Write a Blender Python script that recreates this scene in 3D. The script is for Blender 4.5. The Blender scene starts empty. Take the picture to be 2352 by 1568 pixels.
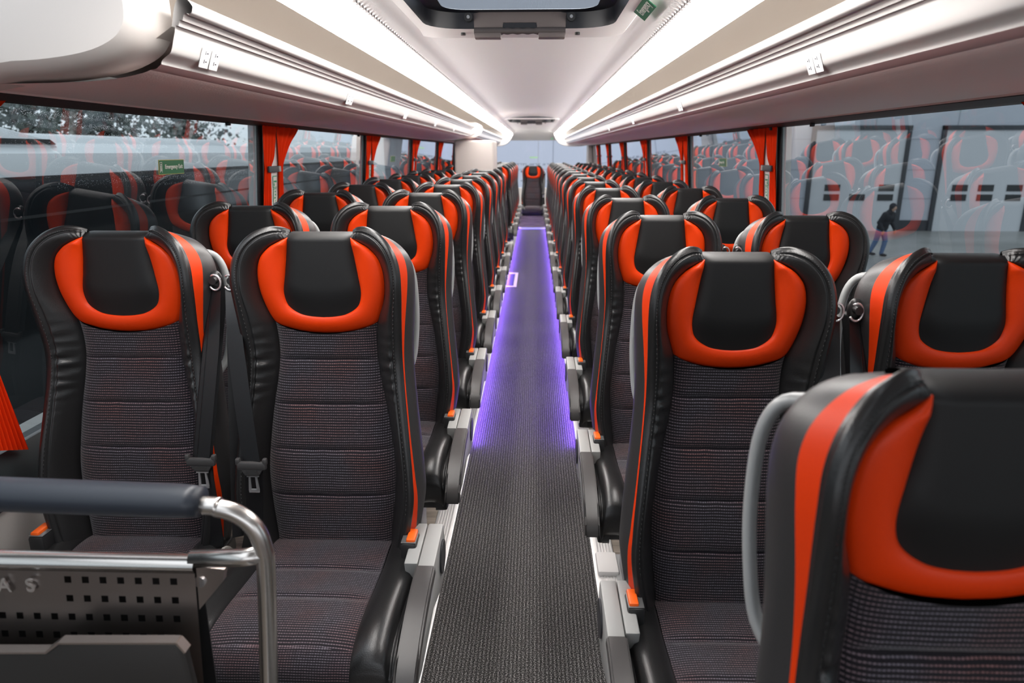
import bpy, bmesh, math, random
import numpy as np
from mathutils import Matrix, Vector
random.seed(7)
sc = bpy.context.scene
COL = sc.collection
ZC = 1.42                                   # eye height above the aisle carpet
PI = math.pi

# ------------------------------------------------------------------ camera
Fp, VPX, VPY = 1568.0, 1229.0, 348.0
yv = Vector((VPX-1176.0, 784.0-VPY, -Fp)).normalized()
zv = Vector((0.0, Fp, 784.0-VPY)).normalized()
xv = yv.cross(zv)
cam = bpy.data.cameras.new('camera'); cam.lens = 24.0; cam.sensor_width = 36.0; cam.sensor_fit = 'HORIZONTAL'
cam.clip_start = 0.05; cam.clip_end = 400
cam.dof.use_dof = True; cam.dof.focus_distance = 1.85; cam.dof.aperture_fstop = 4.5
camo = bpy.data.objects.new('camera', cam); COL.objects.link(camo)
M3 = Matrix((xv, yv, zv)).to_4x4()
camo.matrix_world = Matrix.Translation((0, 0, ZC)) @ M3
sc.camera = camo

# ------------------------------------------------------------------ world and exposure
sc.view_settings.view_transform = 'Standard'; sc.view_settings.look = 'None'
sc.view_settings.gamma = 1.0; sc.view_settings.use_curve_mapping = False
sc.view_settings.exposure = 0.0
sc.cycles.use_denoising = True
sc.cycles.max_bounces = 10; sc.cycles.transparent_max_bounces = 16
sc.cycles.sample_clamp_indirect = 6.0
world = bpy.data.worlds.new('overcast'); sc.world = world; world.use_nodes = True
wn = world.node_tree
wbg = wn.nodes['Background']; wbg.inputs['Strength'].default_value = 2.3
wtc = wn.nodes.new('ShaderNodeTexCoord'); wns = wn.nodes.new('ShaderNodeTexNoise'); wns.inputs['Scale'].default_value = 2.5
wns.inputs['Detail'].default_value = 4
wcr = wn.nodes.new('ShaderNodeValToRGB')
wcr.color_ramp.elements[0].position = .3; wcr.color_ramp.elements[0].color = (.62, .68, .75, 1)
wcr.color_ramp.elements[1].position = .7; wcr.color_ramp.elements[1].color = (.86, .90, .95, 1)
wn.links.new(wtc.outputs['Generated'], wns.inputs['Vector']); wn.links.new(wns.outputs['Fac'], wcr.inputs['Fac'])
wn.links.new(wcr.outputs['Color'], wbg.inputs['Color'])

LED_STRENGTH = 23.5
GLOW_STRENGTH = 90.0

# ------------------------------------------------------------------ materials
MATS = {}
def mat(name, col=(.5, .5, .5), rough=.5, metal=0.0, spec=.5, emit=None, es=0.0, bump=None, coat=0.0, sheen=0.0):
    if name in MATS: return MATS[name]
    m = bpy.data.materials.new(name); m.use_nodes = True
    nt = m.node_tree; b = nt.nodes['Principled BSDF']
    b.inputs['Base Color'].default_value = (*col, 1); b.inputs['Roughness'].default_value = rough
    b.inputs['Metallic'].default_value = metal; b.inputs['Specular IOR Level'].default_value = spec
    b.inputs['Coat Weight'].default_value = coat; b.inputs['Sheen Weight'].default_value = sheen
    if emit: b.inputs['Emission Color'].default_value = (*emit, 1); b.inputs['Emission Strength'].default_value = es
    if bump:
        kind, scale, stren, dist = bump
        tc = nt.nodes.new('ShaderNodeTexCoord')
        if kind == 'voronoi':
            t = nt.nodes.new('ShaderNodeTexVoronoi'); t.inputs['Scale'].default_value = scale; out = t.outputs['Distance']
        else:
            t = nt.nodes.new('ShaderNodeTexNoise'); t.inputs['Scale'].default_value = scale; t.inputs['Detail'].default_value = 3; out = t.outputs['Fac']
        bp = nt.nodes.new('ShaderNodeBump'); bp.inputs['Strength'].default_value = stren; bp.inputs['Distance'].default_value = dist
        nt.links.new(tc.outputs['Object'], t.inputs['Vector']); nt.links.new(out, bp.inputs['Height'])
        nt.links.new(bp.outputs['Normal'], b.inputs['Normal'])
    MATS[name] = m
    return m

class NT:
    """small node-tree writer"""
    def __init__(s, m): s.t = m.node_tree; s.n = s.t.nodes
    def node(s, typ, **kw):
        n = s.n.new(typ)
        for k, v in kw.items():
            if hasattr(n, k) and k not in n.inputs: setattr(n, k, v)
            else: n.inputs[k].default_value = v
        return n
    def link(s, a, b): s.t.links.new(a, b)
    def math(s, op, a, b=None, c=None):
        n = s.n.new('ShaderNodeMath'); n.operation = op
        for i, v in enumerate((a, b, c)):
            if v is None: continue
            if isinstance(v, (int, float)): n.inputs[i].default_value = v
            else: s.link(v, n.inputs[i])
        return n.outputs[0]
    def mix(s, f, a, b):
        n = s.n.new('ShaderNodeMix'); n.data_type = 'RGBA'
        for sock, v in ((n.inputs['Factor'], f), (n.inputs['A'], a), (n.inputs['B'], b)):
            if isinstance(v, (int, float)): sock.default_value = v
            elif isinstance(v, tuple): sock.default_value = (*v, 1)
            else: s.link(v, sock)
        return n.outputs['Result']

leather = mat('black_leather', (.015, .0147, .015), .33, spec=.6, bump=('voronoi', 420, .25, .0006))
headcov = mat('black_head_cover', (.0085, .0083, .0085), .50, spec=.36, bump=('noise', 900, .2, .0005))
orange = mat('orange_leather', (.80, .047, .0012), .42, spec=.3, bump=('voronoi', 420, .2, .0005))
orange_cloth = mat('orange_trim', (.76, .044, .0015), .5, spec=.25)
shell = mat('back_cover_leather', (.032, .031, .032), .42, spec=.5, bump=('voronoi', 350, .2, .0005))
greyplastic = mat('light_grey_plastic', (.36, .36, .35), .42)
handlegrey = mat('handle_grey', (.34, .35, .35), .35)
darkplastic = mat('dark_plastic', (.02, .02, .021), .38)
padgrey = mat('armrest_pad', (.060, .056, .055), .36, bump=('noise', 700, .2, .0004))
redplastic = mat('buckle_orange', (.95, .13, .008), .4)
chrome = mat('chrome', (.90, .90, .91), .30, metal=.85)
steel = mat('brushed_steel', (.62, .59, .56), .27, metal=1)
sheet = mat('stainless_sheet', (.50, .44, .41), .36, metal=1)
webbing = mat('belt_webbing', (.007, .007, .008), .38)
alu = mat('aluminium', (.74, .73, .72), .38, metal=.85)
whitepl = mat('white_panel', (.80, .77, .75), .45)
binface = mat('rack_profile', (.47, .455, .445), .25)
binunder = mat('rack_underside', (.86, .70, .68), .5, bump=('noise', 240, .35, .002))
maroon = mat('maroon_strip', (.48, .31, .31), .5)
shelfmat = mat('rack_shelf', (.66, .61, .56), .6)
ceilmat = mat('ceiling_lining', (.90, .87, .85), .65, bump=('noise', 60, .15, .002))
sidewall = mat('side_lining', (.42, .40, .38), .7)
valance = mat('window_valance', (.016, .009, .009), .5)
seal = mat('rubber_seal', (.012, .014, .016), .45)
hatchblack = mat('hatch_frame', (.012, .013, .018), .32)
bracket = mat('hatch_bracket', (.13, .105, .10), .48)
curtainm = mat('orange_curtain', (.80, .036, .003), .9, spec=.1, bump=('noise', 500, .2, .0006))
strapm = mat('curtain_strap', (.045, .055, .065), .6)
green = mat('sign_green', (.012, .17, .07), .4)
greenink = mat('sticker_green', (.02, .33, .14), .5)
signwhite = mat('sign_white', (.80, .80, .74), .45)
gold = mat('sign_edge', (.45, .40, .12), .45)
beige = mat('beige_panel', (.43, .385, .355), .55)
ledm = mat('led_diffuser', (.9, .9, .9), .4, emit=(1.0, .965, .93), es=LED_STRENGTH)
glow = mat('violet_led', (.2, .1, .5), .4, emit=(.24, .10, 1.0), es=GLOW_STRENGTH)
numink = mat('number_ink', (.06, .06, .07), .5)
plate = mat('number_plate', (.86, .86, .87), .25)

def fabric_material():
    m = bpy.data.materials.new('woven_fabric'); m.use_nodes = True; k = NT(m); b = k.n['Principled BSDF']
    uv = k.node('ShaderNodeUVMap'); sep = k.node('ShaderNodeSeparateXYZ'); k.link(uv.outputs[0], sep.inputs[0])
    wob = k.node('ShaderNodeTexNoise', Scale=14.0); k.link(uv.outputs[0], wob.inputs['Vector'])
    v = k.math('ADD', sep.outputs['Y'], k.math('MULTIPLY', wob.outputs['Fac'], .004))
    line = k.math('GREATER_THAN', k.math('SINE', k.math('MULTIPLY', v, 2*PI/.0064)), .58)
    dash = k.math('GREATER_THAN', k.math('SINE', k.math('MULTIPLY', sep.outputs['X'], 2*PI/.0052)), -.7)
    n1 = k.node('ShaderNodeTexNoise', Scale=9.0, Detail=3.0); k.link(uv.outputs[0], n1.inputs['Vector'])
    n2 = k.node('ShaderNodeTexNoise', Scale=260.0); k.link(uv.outputs[0], n2.inputs['Vector'])
    amt = k.math('MULTIPLY', k.math('MULTIPLY', line, dash), k.math('ADD', k.math('MULTIPLY', n2.outputs['Fac'], 1.1), -.05))
    cr = k.node('ShaderNodeValToRGB'); e = cr.color_ramp.elements
    e[0].position = .40; e[0].color = (.30, .265, .315, 1); e[1].position = .68; e[1].color = (.40, .20, .19, 1)
    k.link(n1.outputs['Fac'], cr.inputs['Fac'])
    base = k.mix(n2.outputs['Fac'], (.007, .006, .008), (.020, .016, .021))
    k.link(k.mix(amt, base, cr.outputs['Color']), b.inputs['Base Color'])
    b.inputs['Roughness'].default_value = .9; b.inputs['Specular IOR Level'].default_value = .15; b.inputs['Sheen Weight'].default_value = .25
    bp = k.node('ShaderNodeBump', Strength=.5, Distance=.001); k.link(amt, bp.inputs['Height']); k.link(bp.outputs['Normal'], b.inputs['Normal'])
    return m
fabric = fabric_material()

def carpet_material():
    m = bpy.data.materials.new('ribbed_carpet'); m.use_nodes = True; k = NT(m); b = k.n['Principled BSDF']
    tc = k.node('ShaderNodeTexCoord'); sep = k.node('ShaderNodeSeparateXYZ'); k.link(tc.outputs['Object'], sep.inputs[0])
    n = k.node('ShaderNodeTexNoise', Scale=300.0, Detail=1.0); k.link(tc.outputs['Object'], n.inputs['Vector'])
    n2 = k.node('ShaderNodeTexNoise', Scale=90.0, Detail=2.0); k.link(tc.outputs['Object'], n2.inputs['Vector'])
    x = k.math('ADD', sep.outputs['X'], k.math('MULTIPLY', n2.outputs['Fac'], .004))
    rib = k.math('SINE', k.math('MULTIPLY', x, 2*PI/.0115))
    ribm = k.math('ADD', k.math('MULTIPLY', rib, .3), .55)
    cr = k.node('ShaderNodeValToRGB'); e = cr.color_ramp.elements
    e[0].position = .44; e[0].color = (.030, .028, .028, 1); e[1].position = .64; e[1].color = (.48, .46, .45, 1)
    k.link(n.outputs['Fac'], cr.inputs['Fac'])
    k.link(k.mix(ribm, (.018, .017, .017), cr.outputs['Color']), b.inputs['Base Color'])
    b.inputs['Roughness'].default_value = .95; b.inputs['Specular IOR Level'].default_value = .1
    bp = k.node('ShaderNodeBump', Strength=.7, Distance=.003)
    k.link(k.math('ADD', rib, n.outputs['Fac']), bp.inputs['Height']); k.link(bp.outputs['Normal'], b.inputs['Normal'])
    return m
carpet = carpet_material()

def wood_material():
    m = bpy.data.materials.new('wood_vinyl'); m.use_nodes = True; k = NT(m); b = k.n['Principled BSDF']
    tc = k.node('ShaderNodeTexCoord'); mp = k.node('ShaderNodeMapping'); mp.inputs['Scale'].default_value = (3, 40, 40)
    k.link(tc.outputs['Object'], mp.inputs['Vector'])
    n = k.node('ShaderNodeTexNoise', Scale=2.0, Detail=6.0); k.link(mp.outputs[0], n.inputs['Vector'])
    cr = k.node('ShaderNodeValToRGB'); e = cr.color_ramp.elements
    e[0].position = .35; e[0].color = (.12, .095, .075, 1); e[1].position = .7; e[1].color = (.27, .23, .19, 1)
    k.link(n.outputs['Fac'], cr.inputs['Fac']); k.link(cr.outputs['Color'], b.inputs['Base Color']); b.inputs['Roughness'].default_value = .45
    return m
wood = wood_material()

def glass_material(name, tint, boost, drops=False):
    m = bpy.data.materials.new(name); m.use_nodes = True; k = NT(m)
    k.n.remove(k.n['Principled BSDF']); out = k.n['Material Output']
    tr = k.node('ShaderNodeBsdfTransparent'); tr.inputs[0].default_value = (*tint, 1)
    gl = k.node('ShaderNodeBsdfGlossy'); gl.inputs['Roughness'].default_value = 0.0; gl.inputs['Color'].default_value = (.95, .97, 1, 1)
    fr = k.node('ShaderNodeFresnel', IOR=1.5)
    f = k.math('MINIMUM', k.math('MULTIPLY', fr.outputs[0], boost), 1.0)
    mx = k.node('ShaderNodeMixShader'); k.link(f, mx.inputs[0]); k.link(tr.outputs[0], mx.inputs[1]); k.link(gl.outputs[0], mx.inputs[2])
    last = mx.outputs[0]
    if drops:
        tc = k.node('ShaderNodeTexCoord')
        vo = k.node('ShaderNodeTexVoronoi', Scale=480.0, Randomness=1.0); k.link(tc.outputs['Object'], vo.inputs['Vector'])
        big = k.node('ShaderNodeTexNoise', Scale=2.2, Detail=3.0); k.link(tc.outputs['Object'], big.inputs['Vector'])
        cell = k.node('ShaderNodeSeparateColor'); k.link(vo.outputs['Color'], cell.inputs[0])
        dot = k.math('LESS_THAN', vo.outputs['Distance'], k.math('MULTIPLY', cell.outputs[0], .36))
        zz = k.node('ShaderNodeSeparateXYZ'); k.link(tc.outputs['Object'], zz.inputs[0])
        high = k.math('MULTIPLY', k.math('SUBTRACT', zz.outputs['Z'], .62), .9)
        keep = k.math('GREATER_THAN', k.math('ADD', k.math('ADD', big.outputs['Fac'], high), k.math('MULTIPLY', cell.outputs[1], .25)), .62)
        d2 = k.node('ShaderNodeBsdfGlass', Roughness=.05, IOR=1.2)
        k.link(k.math('MULTIPLY', k.math('MULTIPLY', dot, keep), .4), (mx2 := k.node('ShaderNodeMixShader')).inputs[0])
        k.link(last, mx2.inputs[1]); k.link(d2.outputs[0], mx2.inputs[2]); last = mx2.outputs[0]
    k.link(last, out.inputs['Surface'])
    return m
glassL = glass_material('tinted_glass_wet', (.44, .49, .50), 2.0, True)
glassR = glass_material('tinted_glass', (.40, .44, .445), 2.0)
glassB = glass_material('rear_glass', (.86, .87, .91), 1.0)

# ------------------------------------------------------------------ mesh helpers
def mesh_obj(name, verts, faces, m, parent=None, smooth=True, uvs=None, link=True):
    me = bpy.data.meshes.new(name); me.from_pydata([tuple(map(float, v)) for v in verts], [], faces)
    if uvs is not None:
        l = me.uv_layers.new(name='UVMap')
        idx = np.empty(len(me.loops), int); me.loops.foreach_get('vertex_index', idx)
        l.data.foreach_set('uv', np.asarray(uvs, float)[idx].ravel())
    for mm in (m if isinstance(m, (list, tuple)) else [m]): me.materials.append(mm)
    if smooth: me.polygons.foreach_set('use_smooth', [True]*len(me.polygons))
    me.update()
    if not link: return me
    return put(name, me, parent)
def put(name, me, parent=None, loc=None):
    o = bpy.data.objects.new(name, me); COL.objects.link(o)
    if parent is not None: o.parent = parent
    if loc is not None: o.location = loc
    return o

class MB:
    """collects shapes into one mesh"""
    def __init__(s): s.v = []; s.f = []; s.u = []; s.hasuv = False
    def add(s, v, f, uv=None):
        o = len(s.v); s.v += [tuple(map(float, p)) for p in v]; s.f += [tuple(i+o for i in q) for q in f]
        if uv is not None: s.hasuv = True; s.u += list(uv)
        else: s.u += [(0, 0)]*len(v)
        return s
    def grid(s, fn, ns, nt, flip=False, uv=None, closed=False):
        V = []; U = []
        for j in range(nt+1):
            for i in range(ns+1):
                a, b = i/ns, j/nt; V.append(fn(a, b))
                if uv: U.append(uv(a, b, V[-1]))
        Fc = []
        for j in range(nt):
            for i in range(ns):
                p = j*(ns+1)+i; q = (p, p+1, p+ns+2, p+ns+1)
                Fc.append(q[::-1] if flip else q)
        return s.add(V, Fc, U if uv else None)
    def box(s, a, b, bev=0.0, seg=2):
        bm = bmesh.new(); bmesh.ops.create_cube(bm, size=1)
        c = [(a[i]+b[i])/2 for i in range(3)]; d = [abs(b[i]-a[i]) for i in range(3)]
        for v in bm.verts: v.co = Vector((c[0]+v.co.x*d[0], c[1]+v.co.y*d[1], c[2]+v.co.z*d[2]))
        if bev: bmesh.ops.bevel(bm, geom=bm.edges[:], offset=min(bev, min(d)*.45), segments=seg, affect='EDGES', profile=.5)
        return s.frombm(bm)
    def frombm(s, bm):
        bm.verts.index_update()
        s.add([v.co[:] for v in bm.verts], [tuple(v.index for v in f.verts) for f in bm.faces]); bm.free(); return s
    def prism(s, poly, axis, a, b, bev=0.0):
        """polygon in the plane normal to axis, extruded a..b. axis 0: poly=(y,z); 1: (x,z); 2: (x,y)"""
        bm = bmesh.new()
        def P(p, w): return (w, p[0], p[1]) if axis == 0 else (p[0], w, p[1]) if axis == 1 else (p[0], p[1], w)
        A = [bm.verts.new(P(p, a)) for p in poly]; B = [bm.verts.new(P(p, b)) for p in poly]; n = len(poly)
        bm.faces.new(A); bm.faces.new(B[::-1])
        for i in range(n): bm.faces.new((A[i], B[i], B[(i+1) % n], A[(i+1) % n]))
        bmesh.ops.recalc_face_normals(bm, faces=bm.faces[:])
        if bev: bmesh.ops.bevel(bm, geom=bm.edges[:], offset=bev, segments=2, affect='EDGES', profile=.5, clamp_overlap=True)
        return s.frombm(bm)
    def tube(s, pts, r, n=12, caps=True, flat=None):
        pts = [Vector(p) for p in pts]; rr = r if isinstance(r, (list, tuple)) else [r]*len(pts)
        T = [(pts[min(i+1, len(pts)-1)]-pts[max(i-1, 0)]).normalized() for i in range(len(pts))]
        up = Vector((0, 0, 1)) if abs(T[0].z) < .9 else Vector((1, 0, 0))
        N = (up-T[0]*up.dot(T[0])).normalized(); V = []
        for i, p in enumerate(pts):
            N = (N-T[i]*N.dot(T[i])).normalized(); B = T[i].cross(N)
            fx, fy = flat if flat else (1, 1)
            for k in range(n):
                a = 2*PI*k/n; V.append(p+(N*math.cos(a)*fx+B*math.sin(a)*fy)*rr[i])
        Fc = [(i*n+k, i*n+(k+1) % n, (i+1)*n+(k+1) % n, (i+1)*n+k) for i in range(len(pts)-1) for k in range(n)]
        if caps: Fc += [tuple(range(n))[::-1], tuple((len(pts)-1)*n+k for k in range(n))]
        return s.add(V, Fc)
    def cyl(s, a, b, r, n=20): return s.tube([a, b], r, n)
    def ball(s, c, r, seg=16):
        bm = bmesh.new(); bmesh.ops.create_uvsphere(bm, u_segments=seg, v_segments=seg//2, radius=1)
        R = r if isinstance(r, (list, tuple)) else (r, r, r)
        for v in bm.verts: v.co = Vector((c[0]+v.co.x*R[0], c[1]+v.co.y*R[1], c[2]+v.co.z*R[2]))
        return s.frombm(bm)
    def ribbon(s, pts, w, th, side=(1, 0, 0)):
        """flat strap along pts, width along side vector(s)"""
        V = []; n = len(pts)
        for i, p in enumerate(pts):
            sd = Vector(side[i] if isinstance(side[0], (tuple, Vector)) else side).normalized()
            ww = w[i] if isinstance(w, (list, tuple)) else w
            t = (Vector(pts[min(i+1, n-1)])-Vector(pts[max(i-1, 0)])).normalized(); nn = t.cross(sd).normalized()
            for a, b in ((-1, -1), (1, -1), (1, 1), (-1, 1)): V.append(Vector(p)+sd*a*ww/2+nn*b*th/2)
        Fc = [(i*4+k, i*4+(k+1) % 4, (i+1)*4+(k+1) % 4, (i+1)*4+k) for i in range(n-1) for k in range(4)]
        Fc += [(3, 2, 1, 0), tuple((n-1)*4+k for k in range(4))]
        return s.add(V, Fc)
    def mesh(s, name, m, smooth=True): return mesh_obj(name, s.v, s.f, m, smooth=smooth, uvs=s.u if s.hasuv else None, link=False)
    def obj(s, name, m, parent=None, smooth=False, loc=None, auto=True):
        me = s.mesh(name, m, smooth=True if auto else smooth); o = put(name, me, parent, loc)
        if auto and not smooth: sharp(me)
        return o
def sharp(me, ang=35):
    bm = bmesh.new(); bm.from_mesh(me); c = math.radians(ang)
    for e in bm.edges:
        if len(e.link_faces) == 2 and e.calc_face_angle(0) > c: e.smooth = False
    bm.to_mesh(me); bm.free()
def spl(P):
    P = np.array(P, float); n = len(P)
    def f(t):
        x = min(max(t, 0), 1)*(n-1); i = min(int(x), n-2); w = x-i
        p0 = P[max(i-1, 0)]; p1 = P[i]; p2 = P[i+1]; p3 = P[min(i+2, n-1)]
        return .5*((2*p1)+(p2-p0)*w+(2*p0-5*p1+4*p2-p3)*w*w+(3*p1-p0-3*p2+p3)*w**3)
    return f
def smooth(a, b, x):
    t = min(max((x-a)/(b-a), 0), 1); return t*t*(3-2*t)
def tag(o, label=None, cat=None, group=None, kind=None):
    if label: o['label'] = label
    if cat: o['category'] = cat
    if group: o['group'] = group
    if kind: o['kind'] = kind
    return o
def empty(name, loc=(0, 0, 0)):
    o = bpy.data.objects.new(name, None); COL.objects.link(o); o.location = loc; o.empty_display_size = .1
    return o
def rel(pts, dx=0, dy=0, dz=ZC): return [(p[0]+dx, p[1]+dy, p[2]+dz) for p in pts]
def text_mesh(name, s, size, m, extrude=.0008, bold=0.0):
    c = bpy.data.curves.new(name, 'FONT'); c.body = s; c.size = size; c.extrude = extrude; c.offset = bold; c.align_x = 'CENTER'; c.align_y = 'CENTER'
    o = bpy.data.objects.new(name, c); COL.objects.link(o)
    dg = bpy.context.evaluated_depsgraph_get(); me = bpy.data.meshes.new_from_object(o.evaluated_get(dg))
    bpy.data.objects.remove(o); bpy.data.curves.remove(c)
    me.materials.clear(); me.materials.append(m); me.name = name
    return me

# ------------------------------------------------------------------ coach shell
XC = -.035                                    # middle of the coach
Y0, Y1 = -1.4, 15.0
PLAT = .06
AL, AR = -.305, .225                          # aisle edges
def struct(o): o['kind'] = 'structure'; return o
# floor: aisle carpet, raised wood platforms either side and the rear step, one object
def both(a): return (XC-a, XC+a)

fl = empty('floor'); struct(fl)
f = MB(); f.box((AL-.02, Y0, -.05), (AR+.02, 13.15, 0)); f.obj('carpet', carpet, fl)
f = MB(); f.box((XC-1.27, Y0, -.05), (AL-.012, 13.2, PLAT-.006)); f.box((AR+.012, Y0, -.05), (XC+1.27, 13.2, PLAT-.006))
f.obj('platform', wood, fl)
f = MB(); f.box((XC-1.27, 13.16, -.05), (XC+1.27, Y1, .24)); f.obj('rear_step', wood, fl)
f = MB(); f.box((AL, 13.0, .026), (AR, 13.16, .038), .004); f.box((AL, 13.02, 0), (AR, 13.16, .03)); f.obj('step_nosing', alu, fl)
# ribbed aluminium edging rails
for nm, x0, x1 in (('trim_1', AL-.062, AL+.002), ('trim_2', AR-.002, AR+.062)):
    r = MB(); r.box((x0 if nm == 'trim_1' else x0-.011, Y0, PLAT-.012), (x1 if nm == 'trim_2' else x1+.011, 13.0, PLAT+.004), .002)
    r.box((x0 if nm == 'trim_2' else x1-.004, Y0, .0), (x0+.004 if nm == 'trim_2' else x1, 13.1, PLAT))
    for k in range(6):
        xx = x0+.008+k*.0098; r.box((xx, Y0, PLAT+.003), (xx+.005, 13.1, PLAT+.007))
    struct(r.obj(nm, alu))
# flat stand-in for the recess of the stair to the toilet, left edge of the aisle
f = MB(); f.box((AL, 7.30, .001), (AL+.115, 8.20, .006)); f.obj('stair_frame', mat('stair_edge', (.62, .55, .46), .6), fl)
f = MB(); f.box((AL+.005, 7.36, .004), (AL+.080, 8.10, .009)); f.obj('painted_stair_recess', mat('recess_shade_violet', (.03, .02, .10), .5), fl)  # flat plate, the recess's shade and violet glow put into its colour

# side walls below the windows, the pillars and the strip above
GB, GT = 1.255, 1.185                         # half width at the sill and at the window head
ZB, ZT = -.70+ZC, .135+ZC
for side, nm in ((-1, 'wall_left'), (1, 'wall_right')):
    w = MB()
    def X(a): return XC+side*a
    prof = [(1.245, 0.0), (1.245, .36), (1.225, .40), (1.225, .60), (1.235, .66), (1.262, .70), (1.275, ZB), (1.33, ZB), (1.33, 0)]
    w.prism([(X(a), z) for a, z in prof], 1, Y0, Y1)
    w.prism([(X(a), z) for a, z in [(1.19, ZT-.005), (1.19, ZT+.10), (1.30, ZT+.10), (1.30, ZT-.005)]], 1, Y0, Y1)
    struct(w.obj(nm, sidewall))
    s = MB(); s.prism([(X(a), z) for a, z in [(1.215, .60), (1.222, .655), (1.25, .715), (1.275, ZB+.004), (1.275, ZB-.03), (1.25, .60)]], 1, Y0, Y1)
    struct(s.obj('trim_3' if side < 0 else 'trim_4', mat('sill_teal', (.022, .027, .029), .4)))

def gx(side, z):                              # X of the window glass at height z
    return XC+side*(GB+(GT-GB)*(z-ZB)/(ZT-ZB))
pillL = [1.08, 3.07, 5.0, 6.92, 8.82, 10.7, 12.55]
pillR = [-.45, 1.20, 3.34, 5.30, 7.22, 9.12, 11.0, 12.8]
nwin = 0
def window(side, ya, yb, m):
    global nwin; nwin += 1
    w = empty('window_%d' % nwin, (gx(side, ZB), ya, ZB)); struct(w)
    ox, oy, oz = gx(side, ZB), ya, ZB
    def P(y, z): return (gx(side, z)-ox, y-oy, z-oz)
    a, b = (ZB, ZT+.02)
    g = MB(); g.add([P(ya, a), P(yb, a), P(yb, b), P(ya, b)], [(0, 1, 2, 3)] if side < 0 else [(3, 2, 1, 0)]); g.obj('pane', m, w)
    s = MB(); ins = -side*.006
    for y0, y1 in ((ya-.005, ya+.02), (yb-.055, yb+.005)):
        q = [P(y0, a), P(y1, a), P(y1, b), P(y0, b)]
        q2 = [(p[0]+ins, p[1], p[2]) for p in q]
        s.add(q+q2, [(0, 1, 2, 3), (4, 5, 6, 7), (0, 1, 5, 4), (1, 2, 6, 5), (2, 3, 7, 6), (3, 0, 4, 7)])
    s.obj('window_seal', seal, w)
def pillar(side, y, n):
    p = MB(); za, zb = ZB-.02, ZT+.05
    o = [(gx(side, za)-side*.012, za), (gx(side, zb)-side*.012, zb), (gx(side, zb)+side*.06, zb), (gx(side, za)+side*.06, za)]
    p.prism(o, 1, y-.10, y+.10)
    return struct(p.obj('trim_%d' % n, beige if False else whitepl))
tn = 5
for side, ps, m in ((-1, pillL, glassL), (1, pillR, glassR)):
    ys = ps+[14.35]
    for i, y in enumerate(ps): pillar(side, y+.18, tn); tn += 1
    for i in range(len(ys)-1): window(side, ys[i]+.28, ys[i+1]+.08, m)
window(-1, Y0, pillL[0]+.08, glassL)
# rear corner pillars, rear wall with the big window
for side in (-1, 1):
    p = MB(); xi, xo = XC+side*1.12, XC+side*1.30
    p.box((min(xi, xo), 14.43, .6), (max(xi, xo), 15.0, 1.9)); struct(p.obj('trim_%d' % tn, beige)); tn += 1
w = MB(); w.box((XC-1.30, 15.0, -.05), (XC+1.30, 15.1, ZC-.75)); w.box((XC-1.30, 15.0, ZC+.235), (XC+1.30, 15.1, ZC+.62))
struct(w.obj('wall_back', whitepl))
h = MB(); h.prism([(14.35, ZC+.42), (14.75, ZC+.29), (14.99, ZC+.225), (15.0, ZC+.5), (14.35, ZC+.5)], 0, XC-.62, XC+.62)
struct(h.obj('trim_%d' % tn, whitepl)); tn += 1
nwin += 1
w = empty('window_%d' % nwin, (XC, 15.02, ZC-.75)); struct(w)
g = MB(); g.add([(-1.2, .07, 0), (1.2, .07, 0), (1.2, -.03, .99), (-1.2, -.03, .99)], [(0, 1, 2, 3)]); g.obj('pane', glassB, w)
s = MB(); s.box((.098, -.04, .0), (.106, -.036, .98)); s.obj('window_seal', mat('panel_joint', (.3, .32, .36), .6), w)

w = MB(); yf = Y0-.06
w.box((XC-1.30, yf, -.05), (XC+1.30, Y0, ZC-.55)); w.box((XC-1.30, yf, ZC+.25), (XC+1.30, Y0, ZC+.62)); w.box((XC-1.30, yf, ZC-.56), (XC-1.0, Y0, ZC+.26)); w.box((XC+1.0, yf, ZC-.56), (XC+1.30, Y0, ZC+.26))
struct(w.obj('wall_front_unseen', mat('front_lining', (.55, .46, .42), .7)))  # unseen front wall, added to hold back daylight from ahead
# ceiling: vaulted lining with coved edges
ce = MB()
cp = spl([(-.425, .352), (-.405, .358), (-.385, .372), (-.35, .398), (-.25, .417), (0, .43), (.25, .417), (.35, .398), (.385, .372), (.405, .358), (.425, .352)])
HATCHES = (2.64, 10.3)
def cstrip(a0, a1, y0, y1, n): ce.grid(lambda a, b: (XC+cp(a0+(a1-a0)*a)[0], y0+(y1-y0)*b, ZC+cp(a0+(a1-a0)*a)[1]), n, 1)
H0, H1 = .305, .688                            # the hatch openings across the vault
cstrip(0, H0, Y0, 14.6, 16); cstrip(H1, 1, Y0, 14.6, 16)
yy = Y0
for hy in HATCHES:
    cstrip(H0, H1, yy, hy-1.30*.92, 12); yy = hy-.10*.92
cstrip(H0, H1, yy, 14.6, 12)
struct(ce.obj('ceiling', ceilmat, smooth=True))
# dotted ventilation seam along each coving
n = tn
for side in (-1, 1):
    d = MB()
    for k in range(430):
        y = .6+k*.032; x = XC+side*.410
        d.box((x-.004, y, ZC+.3515), (x+.004, y+.017, ZC+.3585))
    struct(d.obj('trim_%d' % n, mat('vent_slot', (.10, .09, .09), .7))); n += 1
tn = n

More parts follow.
